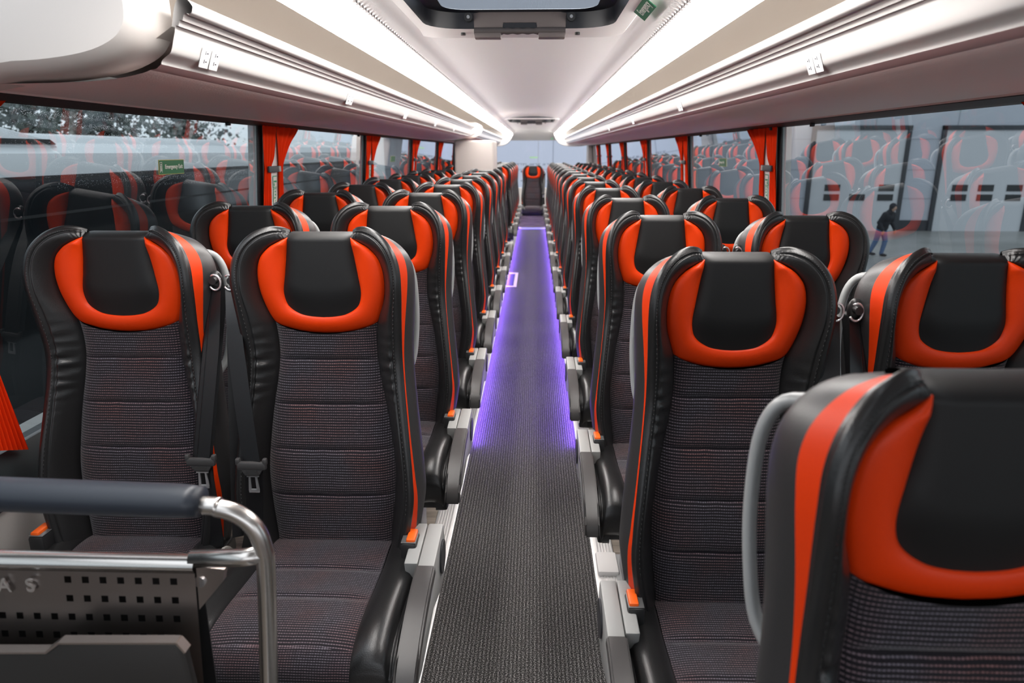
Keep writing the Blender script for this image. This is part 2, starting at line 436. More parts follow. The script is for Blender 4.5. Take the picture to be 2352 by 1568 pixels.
# ------------------------------------------------------------------ luggage racks and ceiling light strips
def extrude(mb, prof, side, ya, yb, n=1, close=False):
    P = [(XC+side*a, ZC+z) for a, z in prof]
    if close: P = P+[P[0]]
    for i in range(len(P)-1):
        mb.add([(P[i][0], ya, P[i][1]), (P[i+1][0], ya, P[i+1][1]), (P[i+1][0], yb, P[i+1][1]), (P[i][0], yb, P[i][1])], [(0, 1, 2, 3)])
def dense(pts, n): q = spl(pts); return [tuple(q(i/n)) for i in range(n+1)]
def weld(o):
    bm = bmesh.new(); bm.from_mesh(o.data); bmesh.ops.remove_doubles(bm, verts=bm.verts[:], dist=.00005)
    bmesh.ops.recalc_face_normals(bm, faces=bm.faces[:]); bm.to_mesh(o.data); bm.free(); sharp(o.data, 30); return o
lip = dense([(.648, .226), (.638, .262), (.628, .274), (.613, .272), (.604, .260)], 12)[:-1] + \
      dense([(.604, .260), (.607, .250), (.614, .246)], 6)[:-1] + dense([(.614, .246), (.6185, .2495), (.624, .244)], 6)[:-1] + \
      [(.626, .236), (.631, .2375), (.634, .230), (.635, .2265), (.640, .2275), (.6425, .222)] + \
      dense([(.643, .218), (.648, .203), (.652, .190), (.657, .180), (.667, .173), (.675, .166), (.677, .160)], 20)
under = [(.677, .160), (.688, .152), (.700, .150)]
under2 = dense([(.700, .150), (.706, .1475), (.72, .1435), (.76, .136), (.84, .129), (1.0, .126), (1.10, .127), (1.12, .1275)], 24) + \
         [(1.122, .123), (1.150, .124), (1.152, .130), (1.19, .132)]
shelf = [(.648, .226), (.69, .200), (1.15, .20), (1.15, .30)] + dense([(1.15, .30), (1.10, .38), (.95, .435), (.75, .43), (.56, .372), (.537, .345)], 16)
ledp = dense([(.425, .354), (.4235, .334), (.428, .321), (.452, .314), (.495, .312), (.527, .316), (.538, .326)], 18)
def rack(side, ya, yb, label):
    r = empty('luggage_rack', (0, 0, 0)); r['label'] = label; r['category'] = 'luggage rack'; r['group'] = 'luggage racks'
    m = MB(); extrude(m, lip, side, ya, yb); weld(m.obj('rack_lip', binface, r))
    m = MB(); extrude(m, under, side, ya, yb); weld(m.obj('lower_strip', maroon, r))
    m = MB(); extrude(m, under2, side, ya, yb); weld(m.obj('underside_panel', binunder, r))
    m = MB(); extrude(m, shelf, side, ya, yb); weld(m.obj('shelf', shelfmat, r))
    return r
rL = rack(-1, 1.37, 14.5, 'long white luggage rack over the left seats')
rR = rack(1, Y0, 14.5, 'long white luggage rack over the right seats')
def rackcap(side, ya, yb, parent, name, grow=.0, outer=1.15, m=whitepl, top=None):
    """rounded moulded end of a rack: its outline follows lip and underside"""
    out = [(.672, .275), (.672, .235), (.680, .205), (.705, .178), (.76, .154), (.84, .139), (.95, .131), (outer, .131), (outer, .40), (.95, .46), (.80, .47), (.70, .43), (.676, .36)]
    if top: out = [(a, min(z, top)) for a, z in out]
    q = np.array(out); c = q.mean(0); bm = bmesh.new(); n = 52; L = spl(out+[out[0]]); rings = []
    for (y, sc_) in ((ya, .80), (ya+.012, .90), (ya+.035, .97), (ya+.07, 1.0), (yb, 1.0)):
        rings.append([bm.verts.new((XC+side*(c[0]+(L(i/n)[0]-c[0])*sc_-grow*(sc_ > .9)*(L(i/n)[0] < .75)), y, ZC+c[1]+(L(i/n)[1]-c[1])*sc_)) for i in range(n)])
    for a, b in zip(rings, rings[1:]):
        for i in range(n): bm.faces.new((a[i], a[(i+1) % n], b[(i+1) % n], b[i]))
    bm.faces.new(rings[0]); bmesh.ops.recalc_face_normals(bm, faces=bm.faces[:])
    return MB().frombm(bm).obj(name, m, parent, smooth=False)
rackcap(-1, 1.31, 1.42, rL, 'end_cap', m=mat('cap_warm_white', (.56, .52, .49), .45))
def collar(side, ya, yb, parent, name):
    out = [(.59, .30), (.575, .262), (.58, .225), (.61, .185), (.66, .160), (.74, .140), (.84, .118), (1.0, .115), (1.1, .2), (.8, .3)]
    MB().prism([(XC+side*a, ZC+z) for a, z in out], 1, ya, yb, .02).obj(name, whitepl, parent)
collar(-1, 7.6, 8.3, rL, 'cover_collar')
for side, r in ((-1, rL), (1, rR)):
    out = [(.42, .352), (.425, .30), (.46, .23), (.52, .16), (.62, .115), (.75, .10), (.95, .10), (1.15, .13), (1.15, .4), (.8, .45), (.55, .40)]
    MB().prism([(XC+side*a, ZC+z) for a, z in out], 1, 14.42, 14.62, .02).obj('rear_end_cap', whitepl, r)
# seat-number plates on the lip
def plates(side, parent, ys, x, z, mirror):
    for y in ys:
        for k in (0, 1):
            b = MB(); b.box((-.0015, -.018, -.021), (.0015, .018, .021), .001); p = b.obj('number_plate', plate, parent)
            p.location = (XC+side*x, y+k*.044, ZC+z); p.rotation_euler = (0, -side*.36, 0)
            i = MB()
            for q in range(2):
                zz = .006-q*.017; i.box((-side*.0016-.0004, -.006, zz), (-side*.0016+.0004, -.003, zz+.008)); i.box((-side*.0016-.0004, .001, zz+.002), (-side*.0016+.0004, .007, zz+.005))
            i.obj('digits', numink, p)
plates(-1, rL, [1.50+1.13*k for k in range(5)], .6505, .187, 1)
plates(1, rR, [1.62+1.46*k for k in range(4)], .6505, .187, -1)
for side, lab in ((-1, 'bright white light strip along the left edge of ceiling'), (1, 'bright white light strip along the right edge of ceiling')):
    m = MB(); extrude(m, ledp, side, 0.75 if side < 0 else 1.0, 14.45); o = weld(m.obj('light_strip', ledm)); tag(o, lab, 'light', 'ceiling light strips')
# violet guide lights under the lip of the rails
for nm, x, s, lab in (('guide_light', AL, 1, 'violet light strip under the left aisle rail'), ('guide_light', AR, -1, 'violet light strip under the right aisle rail')):
    m = MB(); m.box((x+s*.003, 3.15, .041), (x+s*.011, 13.0, .0465))
    tag(m.obj(nm, glow), lab, 'light', 'aisle guide lights')
m = MB(); m.box((AL+.02, 13.003, .019), (AR-.02, 13.012, .024)); tag(m.obj('step_light', mat('blue_violet_led', (.2, .15, .5), .4, emit=(.22, .25, 1.0), es=4.0)), 'violet light bar on the step at the end of aisle', 'light')

# ------------------------------------------------------------------ coach seat
REC = math.atan(.133); SR, CR = math.sin(REC), math.cos(REC); JZ = .43
def B(u, h, d): return (u, h*SR-d*CR, JZ+h*CR+d*SR)
RIM = [(.160, -.08, .05), (.186, 0, .07), (.206, .11, .078), (.205, .18, .076), (.198, .26, .068), (.189, .35, .055), (.183, .42, .047), (.181, .48, .050), (.184, .55, .068),
       (.188, .63, .088), (.184, .68, .090), (.170, .717, .087), (.144, .746, .076), (.113, .760, .060), (.089, .760, .044), (.0735, .754, .026)]
INN = [(.14, -.08, .0), (.142, 0, .0), (.153, .10, .0), (.157, .18, .0), (.148, .27, .0), (.137, .345, 0), (.125, .41, 0), (.118, .475, .002), (.123, .545, .012),
       (.143, .60, .030), (.147, .65, .045), (.138, .69, .054), (.118, .715, .056), (.094, .730, .054), (.080, .737, .050), (.0735, .740, .046)]
rim, inn = spl(RIM), spl(INN)
UO = [(.072, .742, .042), (.094, .730, .054), (.118, .715, .056), (.138, .69, .054), (.147, .65, .045), (.143, .60, .030), (.123, .545, .012), (.085, .527, .008), (.043, .519, .008), (0, .5165, .008)]
UI = [(.0715, .739, .042), (.074, .724, .045), (.0765, .709, .043), (.080, .69, .041), (.086, .65, .037), (.090, .612, .033), (.082, .583, .030), (.056, .566, .028), (.028, .560, .027), (0, .558, .027)]
uo, ui = spl(UO), spl(UI)
OW = spl([[x] for x in (.42, .32, .17, .10, .07, .065, .07, .09, .14, .21, .25, .25, .20, .12, .05, .0)])
L1 = .15
def sidept(t, lam):
    r = rim(t); top = smooth(.62, .9, t)
    out = (.021*smooth(0, .6, lam)*(1-top)+.010*smooth(0, .6, lam)*top-.03*smooth(.72, 1, lam))*smooth(1.0, .93, t)
    pip = .0065*math.sin(PI*min(lam/.09, 1))
    return (r[0]+out+pip*(1-top), r[1]-.020*lam*top+pip*top, r[2]-lam*(r[2]+.060))
def wr(t, q):
    h = rim(t)[1]; a = math.exp(-((h-.43)/.085)**2)*.0062*math.sin(PI*min(q*1.1, 1))
    w = math.sin(h*2*PI/.026+q*2.2)+.6*math.sin(h*2*PI/.017-q*3.1+1.3)+.5*math.sin(h*2*PI/.041+q*5+.7)
    a *= 1-.8*smooth(.55, .8, q)
    b = smooth(.86, .98, t)*.003*math.sin(t*2*PI*34+q*3)*math.sin(PI*q)
    return a*w*.6+b
def bolster(sg):
    m = MB()
    def fn(q, t):
        a, b = inn(t), rim(t); e = q**1.15
        d = a[2]+(b[2]-a[2])*(1-(1-e)**1.6)+.010*math.sin(PI*q)*(1-.4*smooth(.6, .9, t))*smooth(1.0, .92, t)-.0055*math.exp(-((q-.70)/.045)**2)*smooth(1, .9, t)+wr(t, q)
        dent = -.005*(math.exp(-(q/.05)**2))
        return B(sg*(a[0]+(b[0]-a[0])*q), a[1]+(b[1]-a[1])*q, d+dent)
    m.grid(fn, 26, 150, flip=sg < 0)
    m.grid(lambda l, t: B(*(lambda p: (sg*p[0], p[1], p[2]))(sidept(t, l*L1))), 8, 110, flip=sg < 0)
    return m.mesh('side_bolster', leather)
def stitching(sg):
    m = MB()
    for k in range(96):
        P = []
        for e in (0, .55):
            t = .12+.83*(k+e)/96; a, b = inn(t), rim(t); q = .80
            d = a[2]+(b[2]-a[2])*(1-(1-q**1.15)**1.6)+.010*math.sin(PI*q)*(1-.4*smooth(.6, .9, t))
            P.append(Vector(B(sg*(a[0]+(b[0]-a[0])*q), a[1]+(b[1]-a[1])*q, d+.0008)))
        m.tube(P, .0009, 4)
    return m.mesh('stitching', mat('stitch_thread', (.030, .029, .029), .7))
def stripe(sg):
    m = MB(); m.grid(lambda l, t: B(*(lambda p: (sg*p[0], p[1], p[2]))(sidept(t, L1+OW(t)[0]*l*.9))), 8, 110, flip=sg < 0)
    return m.mesh('side_stripe', orange_cloth)
def backshell():
    m = MB()
    for sg in (-1, 1):
        m.grid(lambda l, t: B(*(lambda p: (sg*p[0], p[1], p[2]))(sidept(t, L1+OW(t)[0]*.9+(1-L1-OW(t)[0]*.9)*l))), 8, 90, flip=sg < 0)
    def bk(s, t):
        p = sidept(t, 1); q = 2*s-1; return B(p[0]*q, p[1], p[2]-.016*(1-q**4)*smooth(0, .1, t)*(1-smooth(.85, 1, t)))
    m.grid(bk, 14, 60)
    return m.mesh('back_shell', shell)
SEAMS = [-.02, .118, .232, .344, .454, .56]
def puff(h):
    for a, b in zip(SEAMS, SEAMS[1:]):
        if a <= h <= b: return 1-abs(2*(h-a)/(b-a)-1)**9
    return .3
def fabpanel():
    m = MB(); N = 9/15.0-1/15.0
    def fn(s, t):
        tt = t*8/15.0; p = inn(tt); q = 2*s-1; h = p[1]-.029*(1-q*q)**.8*t**6
        e = 1-abs(q)**6
        d = p[2]+(.010*puff(h)+.014*math.exp(-((h-.17)/.14)**2))*e-.004*abs(q)**20
        return B(p[0]*q, h, d)
    m.grid(fn, 28, 220, uv=lambda s, t, P: (P[0], P[2]))
    return m.mesh('backrest_cushion', fabric)
def band():
    m = MB()
    for sg in (-1, 1):
        def fn(q, t):
            a, b = ui(t), uo(t)
            return B(sg*(a[0]+(b[0]-a[0])*q), a[1]+(b[1]-a[1])*q, a[2]+(b[2]-a[2])*q+.011*math.sin(PI*q)**.7*min(1, 6*t+.2)-.003*(q > .98 or q < .02))
        m.grid(fn, 14, 64, flip=sg > 0)
    return m.mesh('headrest_band', orange)
def headcover():
    m = MB(); bw = spl([[.092], [.0945], [.090], [.084], [.0805], [.079], [.079]])
    def fn(s, t):
        q = 2*s-1
        if t <= .7:
            k = t/.7; hb = .553+.040*abs(q)**3; h = hb+(.735-hb)*k
            u = bw(min((h-.585)/.155, 1) if h > .585 else 0)[0]*q
            if h < .61: u *= 1
            edge = 1-abs(q)**8; vb = smooth(-.05, .4, k)
            d = .026+.016*k**.8+.011*edge*vb
        else:
            k = (t-.7)/.3; an = k*PI*.95; R = .050
            h = .735+.021*math.sin(min(an, PI))-(.0 if k < .8 else (k-.8)*.25); d = .042+.011*(1-abs(q)**8)*(1-k)-R*(1-math.cos(an))
            u = .079*q*(1-.1*k); d += .0
        return B(u, h, d)
    m.grid(fn, 26, 60)
    return m.mesh('headrest_cover', headcov)
# cushion: lengthwise profile (y towards the front is negative, z above junction)
CUP = spl([(.03, -.012), (-.04, -.004), (-.12, -.006), (-.20, .0), (-.28, .008), (-.35, .009), (-.40, -.003), (-.428, -.028), (-.435, -.062), (-.425, -.105), (-.38, -.115)])
def cush():
    m = MB()
    def fn(s, t):
        q = 2*s-1; p = CUP(t); w = .145+.004*t; cr = sum(math.exp(-((p[0]-c)/.009)**2) for c in (-.13, -.25))
        return (q*w, p[0], JZ+p[1]+.008*(1-q**4)*(1-.0*t)-.006*cr*(1-q**8))
    m.grid(fn, 24, 160, uv=lambda s, t, P: (P[0], -P[1]+.0 if t < .6 else -P[1]+(JZ-P[2])))
    return m.mesh('seat_cushion', fabric)
def cushside(sg):
    m = MB()
    cross = spl([(.1455, -.006), (.150, .004), (.170, .016), (.195, .018), (.213, .010), (.220, -.004), (.224, -.010), (.230, -.004), (.234, -.012), (.234, -.04), (.228, -.09), (.2, -.115)])
    def fn(s, t):
        c = cross(s); p = CUP(t*.96); b = smooth(0, .10, t)*.35+.65; taper = 1-.10*(1-smooth(0, .22, t))*smooth(.2, .5, s)
        top = p[1] if p[1] > -.07 else -.07
        z = p[1]+c[1]*(1 if t < .72 else .6) if s < .62 else max(p[1]+c[1], -.125) if t < .7 else max(p[1]+c[1]*.5, -.125)
        y = p[0]+(.02*smooth(.4, 1, s)*smooth(.6, 1, t))
        return (sg*c[0]*taper, y, JZ+z)
    m.grid(fn, 34, 60, flip=sg > 0)
    return m.mesh('cushion_bolster', leather)
def cushpipe(sg):
    m = MB(); pts = []
    for k in range(30):
        t = .18+.62*k/29; p = CUP(t); pts.append((sg*.2335, p[0]+.012, JZ+p[1]-.014))
    m.tube(pts, .0022, 6); return m.mesh('cushion_piping', orange_cloth)
def underpan():
    m = MB(); m.box((-.20, -.36, JZ-.155), (.20, .02, JZ-.10), .01); return m.mesh('seat_pan', darkplastic)
def pedestal(sg):
    m = MB(); m.box((sg*.10-.03, -.30, .0), (sg*.10+.03, -.02, .012), .003); m.box((sg*.10-.012, -.24, .01), (sg*.10+.012, -.08, JZ-.14), .004)
    me = m.mesh('pedestal', mat('frame_grey', (.30, .30, .30), .45)); return me
def handle(sg):
    m = MB(); q = spl([B(sg*.125, .705, -.065), B(sg*.162, .70, -.098), B(sg*.184, .660, -.112), B(sg*.192, .58, -.115), B(sg*.192, .50, -.108), B(sg*.184, .43, -.095), B(sg*.16, .385, -.062)])
    m.tube([q(i/30) for i in range(31)], .009, 10, flat=(1.0, 1.5)); return m.mesh('grab_handle', handlegrey)
def buckle(sg):
    m = MB(); x = sg*.205; m.box((x-.019, -.105, JZ-.03), (x+.019, -.045, JZ+.050), .007)
    b = MB(); b.box((x-.0155 if sg < 0 else x-.006, -.098, JZ+.044), (x+.006 if sg < 0 else x+.0155, -.047, JZ+.058), .004)
    c = MB(); c.box((x-.0175, -.1015, JZ+.0495), (x+.0175, -.0455, JZ+.0515), .002)
    return m.mesh('buckle', darkplastic), b.mesh('release_button', redplastic), c.mesh('buckle_rim', mat('rim_grey', (.22, .22, .22), .35, metal=.6))
def belt(sg, slant):
    """shoulder belt hanging on the side sg of the seat"""
    m = MB(); g = Vector(B(sg*.222, .625, .015))
    if slant:   # pulled across in front of the bolster
        e = Vector(B(sg*.150, .225, .118)); pth = [g, g.lerp(e, .3)+Vector((0, -.012, 0)), g.lerp(e, .65)+Vector((0, -.01, 0)), e]
        q = spl([tuple(p) for p in pth]); N = 24; P = [q(i/N) for i in range(N+1)]
        sd = [Vector((1, .25-.5*smooth(0, .4, i/N), 0)) for i in range(N+1)]
        m.ribbon(P, [.028+.018*smooth(0, .5, i/N) for i in range(N+1)], .0014, [tuple(x) for x in sd])
        q = spl([tuple(g+Vector((-sg*.002, .004, 0))), B(sg*.221, .35, .03), B(sg*.220, .02, .05)]); m.ribbon([q(i/12) for i in range(13)], .030, .0014, (1, .5, 0))
        q = spl([tuple(e+Vector((0, .010, -.006))), B(sg*.165, .07, .085), B(sg*.20, -.06, .07)]); m.ribbon([q(i/10) for i in range(11)], .046, .0014, (1, -.2, 0))
    else:
        e = Vector(B(sg*.200, .225, .095))
        q = spl([tuple(g), tuple(g.lerp(e, .5)+Vector((sg*.004, -.01, 0))), tuple(e)]); N = 20
        m.ribbon([q(i/N) for i in range(N+1)], [.024+.02*smooth(0, .4, i/N) for i in range(N+1)], .0014, (1, -.25*sg, 0))
        m.ribbon([q(i/N)+np.array((-sg*.020, .010, 0)) for i in range(N+1)], .026, .0014, (1, -.9*sg, 0))
        m.ribbon([q(i/N)+np.array((sg*.012, .014, 0)) for i in range(N+1)], .016, .0014, (1, 1.1*sg, 0))
        q = spl([tuple(e+Vector((0, .010, -.006))), B(sg*.212, .06, .075), B(sg*.210, -.06, .06)]); m.ribbon([q(i/10) for i in range(11)], .040, .0014, (1, -.2*sg, 0))
    ex = e.x
    tn_ = MB(); z = e.z; y = e.y
    t1 = MB(); t1.box((ex-.034, y-.008, z-.012), (ex+.034, y+.006, z+.008), .005); t1.box((ex-.036, y-.007, z+.0), (ex-.026, y+.006, z+.016), .003); t1.box((ex+.026, y-.007, z+.0), (ex+.036, y+.006, z+.016), .003)
    t1.prism([(ex-.026, z-.010), (ex+.026, z-.010), (ex+.016, z-.026), (ex-.016, z-.026)], 1, y-.006, y+.004, .002)
    for k in range(4): t1.box((ex-.013, y-.0072, z-.013-k*.003), (ex+.013, y-.005, z-.0115-k*.003))
    t2 = MB(); f2 = (y-.003, y+.0005); zt = z-.024
    t2.prism([(ex-.014, zt), (ex-.0095, zt-.006), (ex-.0125, zt-.04), (ex-.006, zt-.04), (ex-.0055, zt-.008), (ex-.003, zt)], 1, *f2)
    t2.prism([(ex+.014, zt), (ex+.0095, zt-.006), (ex+.0125, zt-.04), (ex+.006, zt-.04), (ex+.0055, zt-.008), (ex+.003, zt)], 1, *f2)
    t2.box((ex-.014, f2[0], zt-.006), (ex+.014, f2[1], zt+.003)); t2.box((ex-.0125, f2[0], zt-.046), (ex+.0125, f2[1], zt-.036), .0015)
    gd = MB(); gd.ball((g.x-sg*.006, g.y+.012, g.z+.012), (.017, .012, .026)); gd.cyl((g.x-sg*.004, g.y-.012, g.z+.016), (g.x-sg*.004, g.y+.02, g.z+.016), .009, 14)
    gr = MB(); pts = [(g.x+.014*math.cos(a), g.y-.008, g.z+.012+.018*math.sin(a)) for a in np.linspace(-2.6, 2.2, 16)]; gr.tube(pts, .0026, 8)
    return m.mesh('seat_belt', webbing), t1.mesh('belt_tongue', mat('tongue_grey', (.06, .057, .057), .4)), t2.mesh('tongue_plate', chrome), gd.mesh('belt_guide', darkplastic), gr.mesh('guide_ring', chrome)
def armrest(sg):
    J = JZ
    a = MB()   # side arm
    a.prism([(-.005, J+.048), (-.175, J+.038), (-.40, J-.005), (-.455, J-.045), (-.45, J-.065), (-.36, J-.075), (-.20, J-.055), (-.10, J-.085), (-.02, J-.085), (.01, J-.02)], 0, sg*.238, sg*.276, .005)
    a.prism([(.0, J+.045), (-.16, J+.036), (-.12, J-.09), (.0, J-.10)], 0, sg*.205, sg*.236, .004)
    p = MB(); q = spl([(-.178, J+.046), (-.25, J+.040), (-.33, J+.025), (-.41, J-.002), (-.462, J-.038), (-.474, J-.075)])
    top = [tuple(q(i/20)) for i in range(21)]; q2 = [(y+.012, z-.028) if z > J-.03 else (y+.03, z-.005) for y, z in top]
    n = len(top); V = []; F_ = []
    for y, z in top: V += [(sg*.236, y, z), (sg*.279, y, z)]
    for y, z in q2: V += [(sg*.236, y, z), (sg*.279, y, z)]
    o = 2*n
    for i in range(n-1):
        F_ += [(2*i, 2*i+1, 2*i+3, 2*i+2), (o+2*i, o+2*i+2, o+2*i+3, o+2*i+1), (2*i, 2*i+2, o+2*i+2, o+2*i), (2*i+1, o+2*i+1, o+2*i+3, 2*i+3)]
    F_ += [(0, o, o+1, 1), (2*n-2, 2*n-1, o+2*n-1, o+2*n-2)]
    bm = bmesh.new(); vs = [bm.verts.new(v) for v in V]
    for f_ in F_: bm.faces.new([vs[i] for i in f_])
    bmesh.ops.recalc_face_normals(bm, faces=bm.faces[:])
    bmesh.ops.bevel(bm, geom=[e for e in bm.edges if e.calc_face_angle(0) > .7], offset=.004, segments=2, affect='EDGES')
    p.frombm(bm)
    k = MB(); k.cyl((sg*.274, -.055, J-.012), (sg*.2805, -.055, J-.012), .040, 28)
    d = MB(); d.box((sg*.2785-.001, -.33, J-.040), (sg*.2785+.001, -.25, J-.030))
    return a.mesh('armrest', greyplastic), p.mesh('arm_pad', padgrey), k.mesh('pivot_cap', mat('pivot_dark', (.03, .03, .035), .4))
def hinge(sg):
    m = MB(); c = [(-.10+.065*math.cos(a), JZ-.06+.085*max(math.sin(a), -.3)) for a in np.linspace(0, 2*PI, 28)[:-1]]
    m.prism(c, 0, sg*.235, sg*.243, .003); return m.mesh('hinge_cover', mat('hinge_beige', (.42, .39, .36), .5))

def shade(me, ang=35): sharp(me, ang); return me
BASE = [('back_shell', backshell(), None), ('side_bolster', bolster(1), 'black leather side bolster'), ('side_bolster', bolster(-1), 'black leather side bolster'),
        ('side_stripe', stripe(1), 'orange side stripe'), ('side_stripe', stripe(-1), 'orange side stripe'), ('backrest_cushion', fabpanel(), 'dark woven striped backrest'),
        ('headrest_band', band(), 'orange leather headrest band'), ('headrest_cover', headcover(), 'black headrest cover'), ('seat_cushion', cush(), 'dark woven striped cushion'),
        ('cushion_bolster', cushside(1), None), ('cushion_bolster', cushside(-1), None), ('cushion_piping', cushpipe(1), 'orange piping'), ('cushion_piping', cushpipe(-1), 'orange piping'),
        ('seat_pan', shade(underpan()), None), ('stitching', stitching(1), None), ('stitching', stitching(-1), None)]
def variant(aisle, sg):
    """sg: side of the seat nearer the aisle"""
    P = list(BASE)
    P.append(('grab_handle', HANDLE[sg], 'pale grey grab handle')); P.append(('pedestal', PED[sg], None))
    bs, bt = (-sg, True) if aisle else (sg, False)
    P.append(('seat_belt', BELT[(bs, bt)], None)); P.append(('buckle', BUCK[sg if aisle else -sg], None))
    if aisle:
        P.append(('hinge_cover', HINGE[-sg], None))
        P.append(('armrest', ARM[sg], 'light grey armrest with dark pad'))
    return P
HANDLE = {s: handle(s) for s in (1, -1)}; PED = {s: shade(pedestal(s)) for s in (1, -1)}
BELT = {(s, b): belt(s, b) for s in (1, -1) for b in (True, False)}; BUCK = {s: buckle(s) for s in (1, -1)}
ARM = {s: armrest(s) for s in (1, -1)}; HINGE = {s: shade(hinge(s)) for s in (1, -1)}
for s in (1, -1):
    for me in ARM[s]+BUCK[s]+BELT[(s, True)][:4]+BELT[(s, False)][:4]: sharp(me)
SUBN = {'seat_belt': ('seat_belt', 'belt_tongue', 'tongue_plate', 'belt_guide', 'guide_ring'), 'buckle': ('buckle', 'release_button', 'buckle_rim'), 'armrest': ('armrest', 'arm_pad', 'pivot_cap')}
SUBL = {'release_button': 'orange release button', 'tongue_plate': 'chrome tongue', 'arm_pad': 'dark armrest pad', 'guide_ring': 'chrome ring'}
def seat(x, y, aisle, sg, label, z=PLAT, skip=()):
    r = empty('coach_seat', (x, y, z))
    if x > .3: r.scale = (.92, 1, .988)
    r['label'] = label; r['category'] = 'seat'; r['group'] = 'coach seats'
    for nm, me, lab in variant(aisle, sg):
        if nm in skip: continue
        if isinstance(me, tuple):
            o = put(nm, me[0], r)
            for sn, sm in zip(SUBN[nm][1:], me[1:]):
                c = put(sn, sm, o)
                if sn in SUBL: c['label'] = SUBL[sn]
        else: o = put(nm, me, r)
        if lab: o['label'] = lab
    return r
ORD = ['first', 'second', 'third', 'fourth', 'fifth', 'sixth', 'seventh', 'eighth', 'ninth', 'tenth', 'eleventh', 'twelfth', 'thirteenth', 'fourteenth', 'fifteenth']
LA, LW, RA, RW = -.493, -.972, .401, .848
for i in range(8):
    y = 1.50+.783*i
    seat(LA, y, True, 1, 'black and orange aisle seat on the left, %s row from the front' % ORD[i])
    seat(LW, y, False, 1, 'black and orange window seat on the left, %s row from the front' % ORD[i])
for i in range(5):
    y = 8.92+.775*i
    seat(LA, y, True, 1, 'left aisle seat behind the beige cabinet, %s row after the stairs' % ORD[i])
    seat(LW, y, False, 1, 'left window seat behind the beige cabinet, %s row after the stairs' % ORD[i])
for i in range(14):
    y = 1.29+.832*i
    seat(RA, y, True, -1, 'black and orange aisle seat on the right, %s row behind the blurred one' % ORD[i])
    seat(RW, y, False, -1, 'black and orange window seat on the right, %s row behind the blurred one' % ORD[i])
seat(.44, .56, True, -1, 'blurred black and orange seat nearest the camera, lower right corner', z=.045)
seat(-.035, 13.55, False, 1, 'single middle seat of the back row at the end of aisle', z=-.028, skip=('pedestal',))
# white foot cover on the right rail
m = MB(); m.box((AR-.004, 1.98, PLAT+.002), (AR+.066, 2.10, PLAT+.022), .006); tag(m.obj('foot_cover', whitepl), 'white plastic cover block on the right aisle rail', 'cover')

# ------------------------------------------------------------------ beige cabinet over the stairs
cb = empty('cabinet', (-.66, 8.05, 0)); tag(cb, 'beige upright cabinet behind the eighth left row, under the rack', 'cabinet')
m = MB(); m.box((-.22, -.35, .05), (.21, .35, ZC+.118), .028, 4); m.obj('cabinet_body', beige, cb)
m = MB(); m.box((-.21, -.353, .3), (-.195, -.345, ZC+.06)); m.obj('door_edge', mat('panel_gap', (.35, .31, .28), .6), cb)

# ------------------------------------------------------------------ curtains, straps, stickers
def curtain_mesh(side, y0, prof, pleats, amp):
    """prof: (z rel cam, ya, yb) rows, top to bottom"""
    m = MB(); q = spl(prof); n = max(24, pleats*10)
    def fn(s, t):
        z, a, b = q(t); y = y0+a+(b-a)*s; x = gx(side, z+ZC)-side*(.014+amp*(1+math.sin(s*pleats*2*PI+.6*math.sin(3*t)))*.5)
        return (x, y, z+ZC)
    m.grid(fn, n, 36, flip=side > 0)
    return m
GRP = 'orange curtains tied at the pillars'
def curtains(side, y, lab, first=True, last=True, zbot=-.62, cut=None):
    ps = y+.18
    sides = 'left' if side < 0 else 'right'
    if first:
        prof = [(.125, -.135, .035), (.06, -.135, .02), (-.02, -.13, -.0), (-.06, -.125, -.035), (-.075, -.12, -.045), (-.095, -.125, -.045), (-.2, -.135, -.04), (-.4, -.14, -.035), (zbot, -.14, -.03)]
        o = curtain_mesh(side, ps, prof, 4, .012).obj('curtain', curtainm, smooth=True); tag(o, 'orange curtain on the near side of %s' % lab, 'curtain', GRP)
        st = MB(); z = -.078+ZC; x = gx(side, z)-side*.034
        st.box((x-.005, ps-.105, z-.014), (x+.005, ps+.045, z+.014), .003); so = st.obj('tie_strap', strapm, o); so['label'] = 'dark tie strap'
        st = MB(); st.box((x-side*.002-.005, ps+.012, z-.012), (x-side*.002+.005, ps+.038, z+.012), .003); st.obj('strap_clip', beige, o)
    if last:
        prof = [(.125, .03, .36), (.09, .032, .31), (.04, .04, .22), (-.02, .05, .15), (-.06, .056, .115), (-.095, .058, .11), (-.2, .058, .12), (-.4, .056, .13), (zbot, .055, .14)]
        o = curtain_mesh(side, ps, prof, 4, .012).obj('curtain', curtainm, smooth=True); tag(o, 'orange curtain on the far side of %s' % lab, 'curtain', GRP)
for i, y in enumerate(pillL):
    curtains(-1, y, '%s left window pillar' % ORD[i], first=i > 0)
for i, y in enumerate(pillR[1:]):
    curtains(1, y, '%s right window pillar' % ORD[i], first=True)
